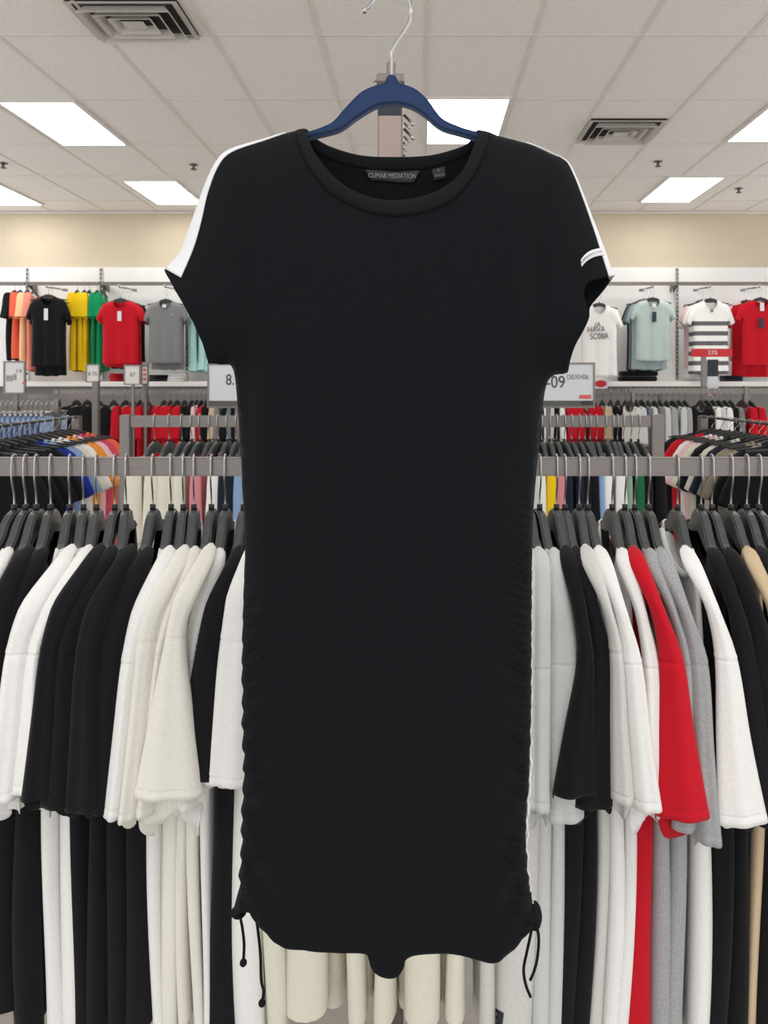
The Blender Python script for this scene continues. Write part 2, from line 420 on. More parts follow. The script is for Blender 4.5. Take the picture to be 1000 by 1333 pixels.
def ribbon(name, edge_a, edge_b, m, lift, sign=1, nc=5, n=40, parent=dress, solid=.0012, bulge=0):
    """strip of cloth lying on the dress between two pixel curves"""
    def rs(e):
        e = np.array(e, float); s = np.concatenate([[0], np.cumsum(np.hypot(*np.diff(e, axis=0).T))]); t = np.linspace(0, s[-1], n)
        return np.stack([np.interp(t, s, e[:,0]), np.interp(t, s, e[:,1])], 1)
    a, b = rs(edge_a), rs(edge_b); V = []
    for c in range(nc):
        u = c/(nc-1); pts = a*(1-u)+b*u
        V += surf(pts, lift + bulge*math.sin(PI*u), sign)
    Fc = [(c*n+i, c*n+i+1, (c+1)*n+i+1, (c+1)*n+i) for c in range(nc-1) for i in range(n-1)]
    o = mk(name, V, Fc, m, parent)
    md = o.modifiers.new('s', 'SOLIDIFY'); md.thickness = solid; md.offset = 0
    return o
CF_in = sm([(398,170),(402,182),(414,206),(443,238),(478,256),(513,261),(550,256),(580,243),(603,222),(618,188),(623,172)], 6)
CF_out = sm([(387,172),(390,188),(402,216),(430,250),(470,272),(513,281),(556,275),(590,259),(614,232),(632,194),(635,174)], 6)
ribbon('neckband', CF_in, CF_out, RIB, .0014, 1, 6, 60, bulge=.0018)
CB_in = sm([(400,170),(412,182),(433,193),(470,203),(512,205),(560,203),(599,193),(613,184),(621,170)], 6)
CB_out = sm([(396,172),(404,192),(428,208),(470,219),(512,222),(560,219),(602,206),(619,192),(626,172)], 6)
ribbon('neckband', CB_in, CB_out, RIB, .0012, -1, 5, 50, bulge=.001)
nl = ribbon('neck_label', sm([(475,222),(495,223),(512,225),(530,224),(547,223)],3), sm([(484,236),(498,236),(512,238),(526,239),(538,239)],3), LABEL, .003, -1, 4, 20)
nl['label'] = 'dark grey woven label with pale lettering'
yl = -( -.034)*.93
def on_back(px, py, lift): return surf([(px,py)], lift, -1)[0]
def text_on(name, s, size, m, parent, px, py, sign, lift, rot=0, sx=1.0):
    p = surf([(px,py)], lift, sign)[0]; return text(name, s, size, m, parent, p, rot=rot, sx=sx, extrude=.0002)
text_on('lettering', 'CLIMAB MEDIATION', .0078, INKW, nl, 511, 230.5, -1, .0048, rot=-.02, sx=.80)
sl = ribbon('size_label', [(562,222),(579,218)], [(565,236),(582,233)], LABEL, .003, -1, 4, 6)
text_on('lettering', 'S', .0050, INKW, sl, 571, 223.5, -1, .0048, rot=.15)
text_on('lettering', 'MADE', .0045, INKW, sl, 572.5, 230, -1, .0048, rot=.15, sx=.9)
# white tapes on the sleeves
SO = sm([(372,173),(345,181),(300,195.5),(280,213.5),(265,247),(249.5,289),(235,327),(216,350)], 6)
SI = sm([(372,175),(345,184.5),(304,199),(286,217),(272,252),(263,291),(253,325),(237,362)], 6)
st = ribbon('stripe', SO, SI, TAPE, .0012, 1, 7, 70); st['label'] = 'white tape along the sleeve'
SO2 = sm([(680,184.5),(715,198.5),(737,209.5),(748,227),(759,252),(776,296),(790.5,335),(799,359)], 6)
SI2 = sm([(680,185),(715,199.2),(736,210.5),(746,228),(756,253),(771.5,297),(784,336),(792,361)], 6)
st = ribbon('stripe', SO2, SI2, TAPE, .0012, 1, 5, 70); st['label'] = 'narrow white tape along the sleeve'
BA = sm([(755.5,339),(760,333),(767,327.5),(775,325),(782,324)], 4); BB = sm([(756.5,348),(762,341.5),(770,336.5),(778,334),(786,333.5)], 4)
tg = ribbon('sleeve_tag', BA, BB, TAPE, .0016, 1, 4, 24); tg['label'] = 'white ribbon tag across the sleeve'
for k, ch in enumerate('KNMAHASSIHT'):
    t = (k+.8)/12; i = t*(len(BA)-1); i0 = int(i); f = i-i0
    p = [(BA[i0][j]*(1-f)+BA[min(i0+1,len(BA)-1)][j]*f + BB[i0][j]*(1-f)+BB[min(i0+1,len(BB)-1)][j]*f)/2 for j in (0,1)]
    dxy = (BA[min(i0+1,len(BA)-1)][0]-BA[i0][0], BA[min(i0+1,len(BA)-1)][1]-BA[i0][1])
    text_on('lettering', ch, .0042, INKG, tg, p[0], p[1], 1, .0028, rot=math.atan2(-dxy[1], dxy[0]), sx=.8)
# white piping down the ruched seam
pip = []
for yy in np.arange(738, 1182, 4.0):
    xx = np.interp(yy, [738, 900, 1000, 1060, 1100, 1130, 1180], [692.5, 692, 690.5, 686.5, 685.5, 687.5, 694])
    pip.append((xx + .9*math.sin(yy*.21)+.5*math.sin(yy*.47), yy))
o = tube('piping', [(*q(px,py)[:1], -.0015, q(px,py)[1]) for px, py in pip], [.0007+.0011*math.exp(-((p[1]-1040)/70)**2)+.0003*math.sin(p[1]*.3) for p in pip], TAPE, dress)
o['label'] = 'white piping along the ruched seam'
def cord(pts, knot, yoff=-.012):
    path = catmull([(q(*p)[0], yoff, q(*p)[1]) for p in pts], 6)
    o = tube('drawcord', path, .0017, RIB, dress)
    if knot:
        e = path[-1]; bm = bmesh.new(); bmesh.ops.create_uvsphere(bm, u_segments=12, v_segments=8, radius=.0042); bmesh.ops.translate(bm, verts=bm.verts[:], vec=e)
        from_bm('cord_end', bm, RIB, o, smooth=True)
cord([(316,1184),(319,1200),(321,1220),(320,1243)], True)
cord([(338,1186),(340,1200),(343,1230),(344,1262),(347,1276),(345,1291)], True, -.016)
cord([(692,1190),(689,1207),(684,1230),(680,1252),(683,1272),(689,1287)], False)
cord([(697,1196),(700,1215),(698,1240),(694,1256),(689,1268)], False, -.009)
bm = bmesh.new(); bmesh.ops.create_uvsphere(bm, u_segments=14, v_segments=10, radius=1)
for v in bm.verts: v.co = Vector((v.co.x*.0085+q(696,1190)[0], v.co.y*.012, v.co.z*.016+q(696,1192)[1]))
from_bm('seam_knot', bm, RIB, dress, smooth=True)
bm = bmesh.new(); bmesh.ops.create_uvsphere(bm, u_segments=14, v_segments=10, radius=1)
for v in bm.verts: v.co = Vector((v.co.x*.009+q(311,1188)[0], v.co.y*.01, v.co.z*.006+q(311,1187)[1]))
from_bm('seam_knot', bm, RIB, dress, smooth=True)
prism('care_tag', [(q(791,361)[0], q(791,361)[1]), (q(800.5,358)[0], q(800.5,358)[1]), (q(797,363)[0], q(797,363)[1]), (q(795,366)[0], q(795,366)[1])], -.002, .0, mat('care_tag_grey', (120,122,116), .8), dress, bev=0)

# hanger of the dress
bh = empty('hanger', DROOT)
top = sm([(322,196),(360,186),(399,174),(420,167),(435,159),(450,142),(470,122),(488,113.5),(501,110)], 5) + sm([(503,104),(506,100),(510,99),(514,100),(517,104)], 3) + sm([(519,110),(530,113),(543,119),(558,133),(575,155),(600,167),(624,174),(660,186),(698,197)], 5)
bot = sm([(698,206),(660,196),(622,184),(600,177.5),(573,169),(552,152),(537,142.5),(524,138.5),(510,138),(498,139),(486,143),(465,156),(444,171),(420,178),(404,181.5),(360,195),(322,205)], 5)
prism('hanger_body', [q(*p) for p in top+bot], -.0075, .0075, VELVET, bh, bev=.0032)
hp = [(510,99),(510,84),(510.5,68),(514,58),(524,44),(533,28),(535,12),(531,-4),(520,-16),(507,-19),(494,-12),(487,0),(481,8),(475,14)]
hk = tube('hook', catmull([(q(*p)[0], 0, q(*p)[1]) for p in hp], 6), .0021, CHROME, bh, 10)
bm = bmesh.new(); bmesh.ops.create_uvsphere(bm, u_segments=12, v_segments=8, radius=.0034); bmesh.ops.translate(bm, verts=bm.verts[:], vec=(q(474.5,14)[0],0,q(474.5,14)[1])); from_bm('hook_tip', bm, CHROME, hk, smooth=True)
tag(bh, 'blue velvet hanger with a chrome hook holding the black dress', 'hanger')
# rod the hook hangs on, above the frame, on two droppers from the ceiling
hr = empty('hanging_rail', (PX(508,DD), DD, PZ(-12,DD)))
tube('rail', [(-1.0,0,-.001),(1.0,0,-.001)], .0045, CHROME, hr, 12)
for s in (-.95,.95): tube('dropper', [(s,0,.0),(s,0,CEIL-PZ(-12,DD)-.007)], .006, CHROME, hr)
tag(hr, 'slim chrome rail hung from the ceiling, carrying the dress hanger', 'rail')

# ------------------------------------------------------------------ racks
def post_to_floor(parent, x, y, ztop, w, dpt, m=STEEL, name='post'):
    o = box(name, x-w/2, x+w/2, y-dpt/2, y+dpt/2, .02, ztop, m, parent, .002)
    return o
DM = 1.42; ZM = PZ(596, DM); YM = DM+.012
rk = empty('clothing_rack', (0, YM, 0))
box('rail', -1.25, 1.1, -.012, .012, ZM-.034, ZM, STEEL, rk, .0025)
for x in (-1.23, 1.08):
    post_to_floor(rk, x, 0, ZM+.02, .04, .04); box('foot', x-.03, x+.03, -.35, .35, .0, .03, STEEL, rk, .004)
pd = 1.47 - YM
xa, xb = PX(492,1.47), PX(525,1.47)
po = box('centre_post', xa, xb, pd-.012, pd+.02, .02, PZ(100,1.47), STEEL, rk, .002)
box('reflection_panel', xa+.003, xb-.004, pd-.0145, pd-.0122, PZ(300,1.47), PZ(154,1.47), REFLP, po)  # beige reflection of the metal post, laid on as a coloured strip
box('reflection_panel', xa+.001, xb-.003, pd-.0142, pd-.0122, PZ(154,1.47)+.001, PZ(128,1.47), NAVYP, po)  # navy band of shadow and reflection on the post, painted as a strip
box('cap', xa-.002, xb+.002, pd-.016, pd+.024, PZ(111,1.47), PZ(99,1.47), STEEL, po, .002)
box('cap', PX(503,1.47), PX(515,1.47), pd-.006, pd+.012, PZ(99,1.47), PZ(80,1.47), STEEL, po, .003)
box('foot', (xa+xb)/2-.03, (xa+xb)/2+.03, -.35, .35, .0, .03, STEEL, rk, .004)
for i, py in enumerate((150,168)): 
    tube('peg', [(xb+.002, pd, PZ(py,1.47)), (xb+.017, pd-.01, PZ(py+12,1.47)), (xb+.019,pd-.012,PZ(py+16,1.47))], .0028, CHROME, po)
    tube('peg', [(xb+.002, pd+.01, PZ(py+8,1.47)), (xb+.012, pd, PZ(py+17,1.47))], .002, CHROME, po)
for py in (186,194,202): tube('peg', [(xb+.001, pd, PZ(py,1.47)), (xb+.006, pd-.006, PZ(py+4,1.47))], .002, CHROME, po)
for py in (104,): tube('peg', [(xa-.001, pd, PZ(py,1.47)), (xa-.008, pd-.004, PZ(py+3,1.47))], .002, CHROME, po)
tag(rk, 'brushed steel clothing rail directly behind the dress, crossing the whole photo', 'clothing rack')

# prototype hanger: origin on top of the rail, arms along local Y (towards and away from the viewer)
def hanger_proto(m, R=.208):
    t = empty('hanger', (0,0,0))
    half_t = [(0,-.098),(.016,-.0985),(.036,-.1015),(.056,-.1085),(.074,-.118),(.09,-.129),(.115,-.1395),(.15,-.147),(.18,-.151),(R,-.156)]
    half_b = [(R,-.168),(.18,-.164),(.15,-.161),(.115,-.156),(.09,-.154),(.07,-.151),(.05,-.147),(.03,-.142),(.014,-.140),(0,-.139)]
    poly = [(-a,b) for a,b in half_t[::-1]] + half_t[1:] + half_b + [(-a,b) for a,b in half_b[::-1][1:]]
    o = prism('hanger_body', poly, -.0078, .0078, m, t, bev=.0030)
    me = o.data
    for v in me.vertices: v.co = (-v.co.y, v.co.x, v.co.z)      # outline now in the YZ plane
    pts = [(0,.021,-.030),(0,.0215,-.012),(0,.015,.001),(0,.0,.0052),(0,-.0145,.001),(0,-.0195,-.014),(0,-.0185,-.036),(0,-.012,-.052),(0,-.004,-.064),(0,0,-.078),(0,0,-.092)]
    tube('hook', catmull(pts, 5), .00165, ZINC, t, 7)
    tube('neck_ferrule', [(0,0,-.0875),(0,0,-.100)], .0052, COLLARP, t, 10)
    return t
HP = hanger_proto(HANGER); HPB = hanger_proto(HANGERB)
used = set()
def place_hanger(loc, yaw, label, group, proto=None, scale=1.0):
    proto = proto or HP
    if proto not in used: o = proto; used.add(proto)
    else: o = copy_tree(proto)
    o.location = loc; o.rotation_euler[2] = yaw; o.scale = (scale,)*3
    return tag(o, label, 'hanger', group)
def yaw_for(hx, d, tip, R=.208):
    """turn of a hanger hooked at pixel hx so that its near tip shows at pixel tip"""
    X = PX(hx, d); best = 0; be = 1e9
    for k in range(-120, 121):
        a = k*PI/360; tx = X + R*math.sin(a); ty = d - R*math.cos(a); e = abs(tx/ty*F+VX-tip)
        if e < be: be = e; best = a
    return best

# ------------------------------------------------------------------ side-on T-shirts
def body_mesh(name, hx, hy, z0, tip, bot, w_bot, z_hem, m, seed, L=.205, rows=26, wtop=.0085, foldk=0.006, bulge=0.0):
    """hx,hy: hanger axis; z0: rail top; tip,bot: XY of the near edge at shoulder and hem; returns a draped closed body"""
    r_ = np.random.default_rng(seed); ph = r_.uniform(0, 6.28, 4)
    NS = 22
    ring = []
    for i in range(NS): ring.append((math.cos(PI*i/(NS-1)), 1))
    ring = [(c, 1) for c, _ in ring] + [(c, -1) for c, _ in ring[::-1]][1:-1]
    M = len(ring); V = []
    nk = .128/L
    def ztop(u):
        a = abs(u)
        zs = np.interp(a, [0, nk*.5, nk*.93, nk, .73, .88, 1.0], [-.196,-.190,-.170,-.1415,-.1455,-.1495,-.158])
        return z0 + zs
    vs = [-1, 0, .012, .03, .06, .1, .15, .2, .26, .32] + list(np.linspace(.38, 1, rows-9))
    for v in vs:
        vv = max(v, 0)
        bl = bulge*math.sin(PI*min(1,vv)**1.1)
        f = Vector((tip[0]+(bot[0]-tip[0])*vv**.8+bl, tip[1]+(bot[1]-tip[1])*vv**.8, 0)); c = Vector((hx, hy, 0))
        ax = (f-c); Lr = ax.length; ax.normalize(); sd = Vector((-ax.y, ax.x, 0))
        w = np.interp(vv, [0,.03,.12,.35,1], [wtop, wtop*1.25, wtop*1.6, wtop+(w_bot-wtop)*.6, w_bot])*(1+.16*vv*math.sin(6*vv+ph[1]))
        for (cu, s) in ring:
            u = cu
            zt = ztop(u)
            prof = max(0, 1-abs(u)**(5+11*min(1,vv*2)))**.5
            ww = w*prof
            if v < 0: ww = .0004 if abs(u) > nk else ww; zt += .004 if abs(u) > nk else 0
            fold = foldk*vv**.7*(math.sin(9*u+ph[0]+s*.4)+.6*math.sin(17*u+ph[1]))*(1 if abs(u) < .9 else .3)
            fold += .0055*vv*math.sin(5.5*vv+ph[3])*(.5+.5*u)
            zz = zt + (z_hem-zt)*vv + (.012*math.sin(3*u+ph[2])*vv**4)
            p = c + ax*(u*Lr) + sd*(s*ww + fold)
            V.append((p.x, p.y, zz))
    R_ = len(vs); Fc = []
    for i in range(R_-1):
        for k in range(M):
            k2 = (k+1) % M; Fc.append((i*M+k, (i+1)*M+k, (i+1)*M+k2, i*M+k2))
    return mk(name, V, Fc, m)
def sleeve_mesh(name, rows, m, parent, seed, drop=.035, N=44, wav=.010, thick_d=.020, hemband=True, seam=True):
    """rows: list of (z, xl, xr, ycentre); a tube that flares towards its open hem"""
    r_ = np.random.default_rng(seed); p1, p2 = r_.uniform(0, 6.28, 2)
    A = np.array(rows, float)           # top to bottom
    t = np.linspace(0, 1, len(A)); s = np.concatenate([[0], np.cumsum(np.abs(np.diff(A[:,0])))]); s /= s[-1]
    cols = []
    cm = catmull([(a[0],a[1],a[2]) for a in rows], 12); sc = np.linspace(0,1,len(cm))
    seam_s = float(s[4]) if len(rows) > 5 else .5
    base = np.concatenate([np.linspace(0,.08,6), np.linspace(.08,.93,24)[1:], [.940,.944,.948,.97,1.0]])
    e_ = .0022/abs(A[0,0]-A[-1,0])
    tt = np.array(sorted([x for x in base if abs(x-seam_s) > e_*2.5] + [seam_s-2*e_, seam_s-e_, seam_s, seam_s+e_*.6]))
    tk = np.interp(tt, s, t)                                   # arc fraction -> knot fraction
    Z = np.interp(tk, sc, [c.x for c in cm]); XLs = np.interp(tk, sc, [c.y for c in cm]); XRs = np.interp(tk, sc, [c.z for c in cm]); Y = np.interp(tk, t, A[:,3])
    V = []
    for i in range(len(tt)):
        v = tt[i]; cx = (XLs[i]+XRs[i])/2; a = (XRs[i]-XLs[i])/2
        b = min(thick_d*(.45+.55*v), max(.004, a*1.2)) if v < .1 else thick_d*(.45+.65*v)
        bandk = -.0008 if (hemband and .942 < v < .946) else 0
        sk = -.0010 if abs(v-seam_s) < e_*.3 and seam else (.0006 if seam_s-3*e_ < v < seam_s and seam else 0)
        for k in range(N):
            th = 2*PI*k/N; sn = math.sin(th); cn = math.cos(th)
            bk = max(0, sn)                                     # 0 on the front layer and at the corners, 1 behind
            fl = wav*v**2*(math.sin(3.2*cn+p1)*.8+math.sin(6.5*cn+p2)*.7)*bk**.6*min(1, a/.035)
            x = cx + (a+bandk+sk)*cn + .6*fl
            y = Y[i] + (b+bandk+sk)*sn + fl - .0035*v*math.sin(2.0*cn+p1)*(1-bk) - .002*v*math.sin(5.5*cn+p2)*(1-bk)
            z = Z[i] - drop*v**5*bk**.5*(.85+.28*math.sin(3.2*cn+p2)) - .003*v**6*cn*math.sin(p1)
            V.append((x, y, z))
    n = len(tt); Fc = []
    for i in range(n-1):
        for k in range(N):
            k2 = (k+1)%N; Fc.append((i*N+k, i*N+k2, (i+1)*N+k2, (i+1)*N+k))
    Fc.append(tuple(range(N))[::-1])
    o = mk(name, V, Fc, m, parent)
    md = o.modifiers.new('s', 'SOLIDIFY'); md.thickness = .0012; md.offset = -1
    return o
def main_shirt(hx, sh, seam, seamy, hem, hemyl, body, hemY, col, order, label, group, hang_label, drop=.035, slv=True, capy=727, seed=1):
    yaw = yaw_for(hx, DM, sh)
    X = PX(hx, DM)
    place_hanger((X, YM, ZM), yaw, hang_label, 'charcoal hangers on the front rail')
    tip = (X + .205*math.sin(yaw), YM - .205*math.cos(yaw))
    db = YM-.205
    bc = (body[0]+body[1])/2; bot = (PX(bc, db), db); wb = (body[1]-body[0])/2*db/F
    o = body_mesh('t_shirt', X, YM, ZM, tip, bot, max(.006,wb*1.18), PZ(hemY, db), CL[col], seed, bulge=.013 if hx > 550 else -.007)
    tag(o, label, 'T-shirt', group)
    if slv:
        d = 1.185 - .013*order - .0
        yc = d
        cap = 1.205
        sl, sr = seam; hl, hr = hem
        c0 = lambda px, dd=d: PX(px, dd)
        midl = sh-9 + (sl-(sh-9))*.62; midr = sh+9 + (sr-(sh+9))*.42
        rows = [(PZ(capy-5,d), c0(sh-2), c0(sh+2), tip[1]-.012), (PZ(capy-2,d), c0(sh-7), c0(sh+7), tip[1]-.014), (PZ(capy+14,d), c0(sh-11), c0(sh+11), d*.5+(tip[1]-.02)*.5),
                (PZ(capy+(seamy-capy)*.5,d), c0(midl), c0(midr), d), (PZ(seamy,d), c0(sl), c0(sr), d),
                (PZ(seamy+(hemyl-seamy)*.5,d), c0(sl+(hl-sl)*.5), c0(sr+(hr-sr)*.45), d-.004), (PZ(hemyl,d), c0(hl), c0(hr), d-.008)]
        sleeve_mesh('sleeve', rows, CL[col], o, seed+50, drop=drop)
    return o
# hook px, shoulder px, seam (l,r), seam y, hem (l,r), hem y, body at hem (l,r), hem row, colour, order, drop
LT = [
 (14,-34,(-75,-45),850,(-95,-40),1040,(-75,-45),1330,'black',0,.03),
 (29,-12,(-45,-22),850,(-60,-20),1040,(-35,-15),1330,'white',1,.03),
 (43,10,(-25,4),850,(-55,-6),1040,(-20,30),1327,'black',2,.03),
 (62,36,(0,28),850,(-22,24),1030,(22,56),1350,'black',.9,.03),
 (87,66,(10,37),849,(-10,26),1035,(55,80),1350,'white',2.3,.045),
 (105,91,(38,58),849,(18,66),1024,(78,106),1350,'white',1.9,.055),
 (122,104,(55,78),845,(35,76),1030,(92,120),1350,'black',2.8,.035),
 (146,124,(76,102),850,(60,112),1040,(116,146),1350,'black',2.2,.035),
 (161,147,(100,130),850,(88,138),1046,(140,170),1350,'black',2.6,.03),
 (196,176,(126,160),855,(112,150),1046,(164,194),1350,'black',1.8,.03),
 (220,204,(160,181),860,(141,166),1053,(193,214),1345,'white',2.0,.02),
 (236,223,(181,203),833,(160,182),1058,(212,234),1345,'warm-lit white',2.4,.03),
 (250,240,(201,216),848,(176,205),1050,(231,249),1348,'warm-lit white',1.6,.05),
 (273,256,(217,241),828,(178,268),1030,(246,262),1350,'warm-lit white',3.4,.055),
 (291,276,(241,261),857,(226,262),1040,(258,274),1350,'white',.8,.06),
 (315,299,(256,287),845,(230,290),1006,(272,311),1350,'black',2.4,.02),
 (331,316,(288,330),832,(267,332),1012,(307,346),1350,'white',2.9,.03),
]
RT = [
 (676,694,(676,702),866,(676,700),1040,(640,690),1372,'light heather',1.4,.03),
 (690,708,(693,716),866,(690,714),1044,(690,712),1372,'ash',1.8,.05),
 (704,728,(716,758),862,(714,758),1060,(706,728),1372,'ash',1.3,.02),
 (726,747,(752,772),858,(719,776),1026,(726,752),1372,'black',2.6,.03),
 (737,760,(768,793),850,(745,794),1042,(748,772),1372,'black',2.2,.04),
 (756,775,(794,809),846,(793,823),1034,(766,788),1372,'light heather',3.0,.04),
 (767,792,(810,834),861,(821,857),1045,(784,806),1372,'white',2.4,.05),
 (799,820,(838,857),866,(838,862),1044,(800,820),1372,'white',1.0,.04),
 (816,838,(859,888),858,(852,919),1056,(813,848),1372,'red',2.0,.045),
 (829,857,(884,901),862,(872,906),1070,(846,870),1372,'heather',.8,.02),
 (847,873,(897,920),862,(904,934),1088,(866,892),1372,'heather',1.3,.02),
 (885,910,(932,958),857,(932,994),1064,(893,920),1372,'white',2.2,.02),
 (916,943,(958,986),857,(975,1025),1064,(918,946),1372,'black',.9,.03),
 (930,966,(982,1012),857,(1003,1060),1064,(942,970),1372,'black',1.3,.03),
 (955,993,(1010,1030),857,(1030,1080),1064,(968,986),1372,'beige',1.7,.03),
 (976,1012,(1035,1060),857,(1050,1100),1064,(984,1012),1372,'black',2.1,.03),
 (992,1036,(1060,1080),857,(1085,1130),1064,(1012,1040),1372,'black',2.5,.03),
]
def words_side(tab, side):
    from collections import Counter
    cnt = Counter(); out = []; seq = tab if side == 'right' else tab[::-1]
    for row in seq:
        c = row[8]; cnt[c] += 1; out.append((row, c, cnt[c]))
    tot = Counter(r[8] for r in tab)
    return out, tot
for tab, side in ((LT,'left'),(RT,'right')):
    seq, tot = words_side(tab, side)
    for n, (row, c, k) in enumerate(seq):
        hx, sh, seam, seamy, hem, hemy, body, hy, col, order, drop = row
        nth = ('' if tot[c] == 1 else ORD[k]+' ')
        lab = f'{nth}{c} T-shirt on the front rail, counting outwards from the dress, {side} side'
        if tot[c] == 1: lab = f'the only {c} T-shirt on the front rail, {side} of the dress'
        hl = f'charcoal hanger in the {nth or "only "}{c} T-shirt {side} of the dress, front rail'
        main_shirt(hx, sh, seam, seamy, hem, hemy, body, hy, col, order, lab, 'T-shirts on the front rail', hl, drop=drop, seed=100+n*3+(1 if side == 'right' else 0)*100)
for o in COL.objects:
    if o.name.startswith('t_shirt') and o.get('label','').startswith('fourth white T-shirt') and o['label'].endswith('right side') or (o.get('label','').startswith('third white T-shirt') and o['label'].endswith('right side')):
        if abs(o.data.vertices[0].co.x - PX(910,1.21)) < .05:
            tube('collar', catmull([P(861,690,1.375), P(865,708,1.35), P(872,726,1.33), P(884,743,1.30), P(896,750,1.27), P(907,743,1.235)], 5), .0065, CL['ash'], o, 10)
            V = []; top_ = catmull([P(861,692,1.38), P(872,694,1.40), P(884,712,1.42), P(896,728,1.40), P(906,738,1.30)], 5); bot_ = catmull([P(861,694,1.378), P(865,712,1.36), P(872,730,1.34), P(884,747,1.31), P(896,753,1.28)], 5)
            n = len(top_); V = [tuple(v) for v in top_]+[tuple(v) for v in bot_]
            pn = mk('neckline_lining', V, [(i, i+1, n+i+1, n+i) for i in range(n-1)], CL['ash'], o)
            md = pn.modifiers.new('s','SOLIDIFY'); md.thickness = .002
# shirts straight behind the dress: only their hems show below it
for n, (b, hy, col) in enumerate((((342,372),1352,'cream'),((378,426),1329,'cream'),((446,474),1330,'cream'),((487,517),1331,'cream'),((529,571),1330,'cream'),((586,608),1345,'cream'),((620,642),1372,'light heather'))):
    hx = (b[0]+b[1])/2 + (8 if b[0] < 500 else -8)
    X = PX(hx, DM); yaw = 0.0
    lab = f'cream T-shirt behind the dress, {ORD[n+1]} of the front cream hems below it from the left' if col == 'cream' else 'pale heather T-shirt behind the dress, beside the cream hems'
    place_hanger((X, YM, ZM), yaw, 'charcoal hanger hidden behind the dress on the front rail', 'charcoal hangers behind the dress')
    db = YM-.205
    o = body_mesh('t_shirt', X, YM, ZM, (X, db), (PX((b[0]+b[1])/2, db), db), (b[1]-b[0])/2*db/F*1.12, PZ(hy, db), CL[col], 400+n, foldk=.003)
    tag(o, lab, 'T-shirt', 'T-shirts on the front rail')
for n, (b, hy) in enumerate((((426,447),1306),((473,489),1304),((515,531),1310),((570,588),1308))):
    hx = (b[0]+b[1])/2; dk = YM-.15; X = PX(hx, dk)
    place_hanger((X, YM, ZM), 0, 'charcoal hanger hidden behind the dress on the front rail', 'charcoal hangers behind the dress')
    o = body_mesh('t_shirt', X, YM, ZM, (X, dk), (X, dk), (b[1]-b[0])/2*dk/F*1.25, PZ(hy, dk), CL['cream'], 440+n, L=.15, foldk=.003)
    tag(o, f'set-back cream T-shirt hem between the front ones below the dress, {ORD[n+1]} from the left', 'T-shirt', 'T-shirts on the front rail')
# woven hem label on the pale heather shirt
from mathutils.bvhtree import BVHTree
EYEP = Vector((0,0,EYE))
def decal(name, body, quad, m, nx=8, ny=8, lift=.0012):
    """small woven label lying on the curved cloth of a shirt"""
    me = body.data; bv = BVHTree.FromPolygons([v.co for v in me.vertices], [tuple(p.vertices) for p in me.polygons])
    V = []
    for j in range(ny):
        for i in range(nx):
            u, w = i/(nx-1), j/(ny-1)
            a = Vector(quad[0])*(1-u)+Vector(quad[1])*u; b = Vector(quad[3])*(1-u)+Vector(quad[2])*u; p = a*(1-w)+b*w
            d = Vector(((p.x-VX)/F, 1, (VY-p.y)/F)).normalized()
            h = bv.ray_cast(EYEP, d)
            V.append((h[0] - d*lift) if h[0] is not None else EYEP + d*1.7)
    Fc = [(j*nx+i, j*nx+i+1, (j+1)*nx+i+1, (j+1)*nx+i) for j in range(ny-1) for i in range(nx-1)]
    return mk(name, V, Fc, m, body), V
for o in COL.objects:
    if o.get('label','').startswith('first light heather T-shirt') :
        dc, Vd = decal('hem_label', o, [(642.5,1311),(656,1319),(652,1352),(642.5,1346)], LABEL)
        dc['label'] = 'small black woven label near the hem'
        for s, px, py in (('WOMEN',648.5,1321),('SIZE',647.5,1329)):
            dd_, _ = Vd[18], 0
            text('lettering', s, .0062, INKW, dc, (PX(px, Vd[18].y-.003), Vd[18].y-.003, PZ(py, Vd[18].y-.003)), rot=-.45, sx=.62)

# ------------------------------------------------------------------ generic side-on shirt on a rail further back
def side_shirt(X, Y, zr, hw, col, label, group, hlabel, hgroup, yaw=0.0, proto=None, seed=1, length=.83, sc=1.0, spread=1.0, lod=1):
    place_hanger((X, Y, zr), yaw, hlabel, hgroup, proto or HPB)
    tip = (X+.205*math.sin(yaw), Y-.205*math.cos(yaw))
    o = body_mesh('t_shirt', X, Y, zr, tip, tip, hw*.8, zr-.15-length+.08, CL[col], seed, rows=14)
    tag(o, label, 'T-shirt', group)
    y = tip[1]-.012
    c = tip[0]; r_ = np.random.default_rng(seed); k = (r_.uniform(-.4,.4))*hw
    rows = [(zr-.148, c-.003, c+.003, y), (zr-.152, c-hw*.4, c+hw*.4, y), (zr-.172, c-hw*.75, c+hw*.75, y-.004), (zr-.23, c-hw*.95, c+hw*.95, y-.01),
            (zr-.28, c-hw, c+hw, y-.012), (zr-.36, c-hw*1.05+k*.5, c+hw*1.05+k*.5, y-.014), (zr-.43, c-hw*1.15+k, c+hw*1.15+k, y-.016)]
    sleeve_mesh('sleeve', rows, CL[col], o, seed+9, drop=.03, N=20, thick_d=.018, wav=.006, seam=False)
    return o
def rail(name_label, x0, x1, d, zt, posts, th=.035, ztop_post=None, m=STEEL):
    t = empty('clothing_rack', ((x0+x1)/2, d, 0)); cx = (x0+x1)/2
    box('rail', x0-cx, x1-cx, -.012, .012, zt-th, zt, m, t, .002)
    for (px0, px1, zt_) in posts:
        box('post', px0-cx, px1-cx, -.02, .02, .02, zt_, m, t, .002)
        box('foot', (px0+px1)/2-cx-.025, (px0+px1)/2-cx+.025, -.3, .3, 0, .028, m, t, .003)
    return tag(t, name_label, 'clothing rack')

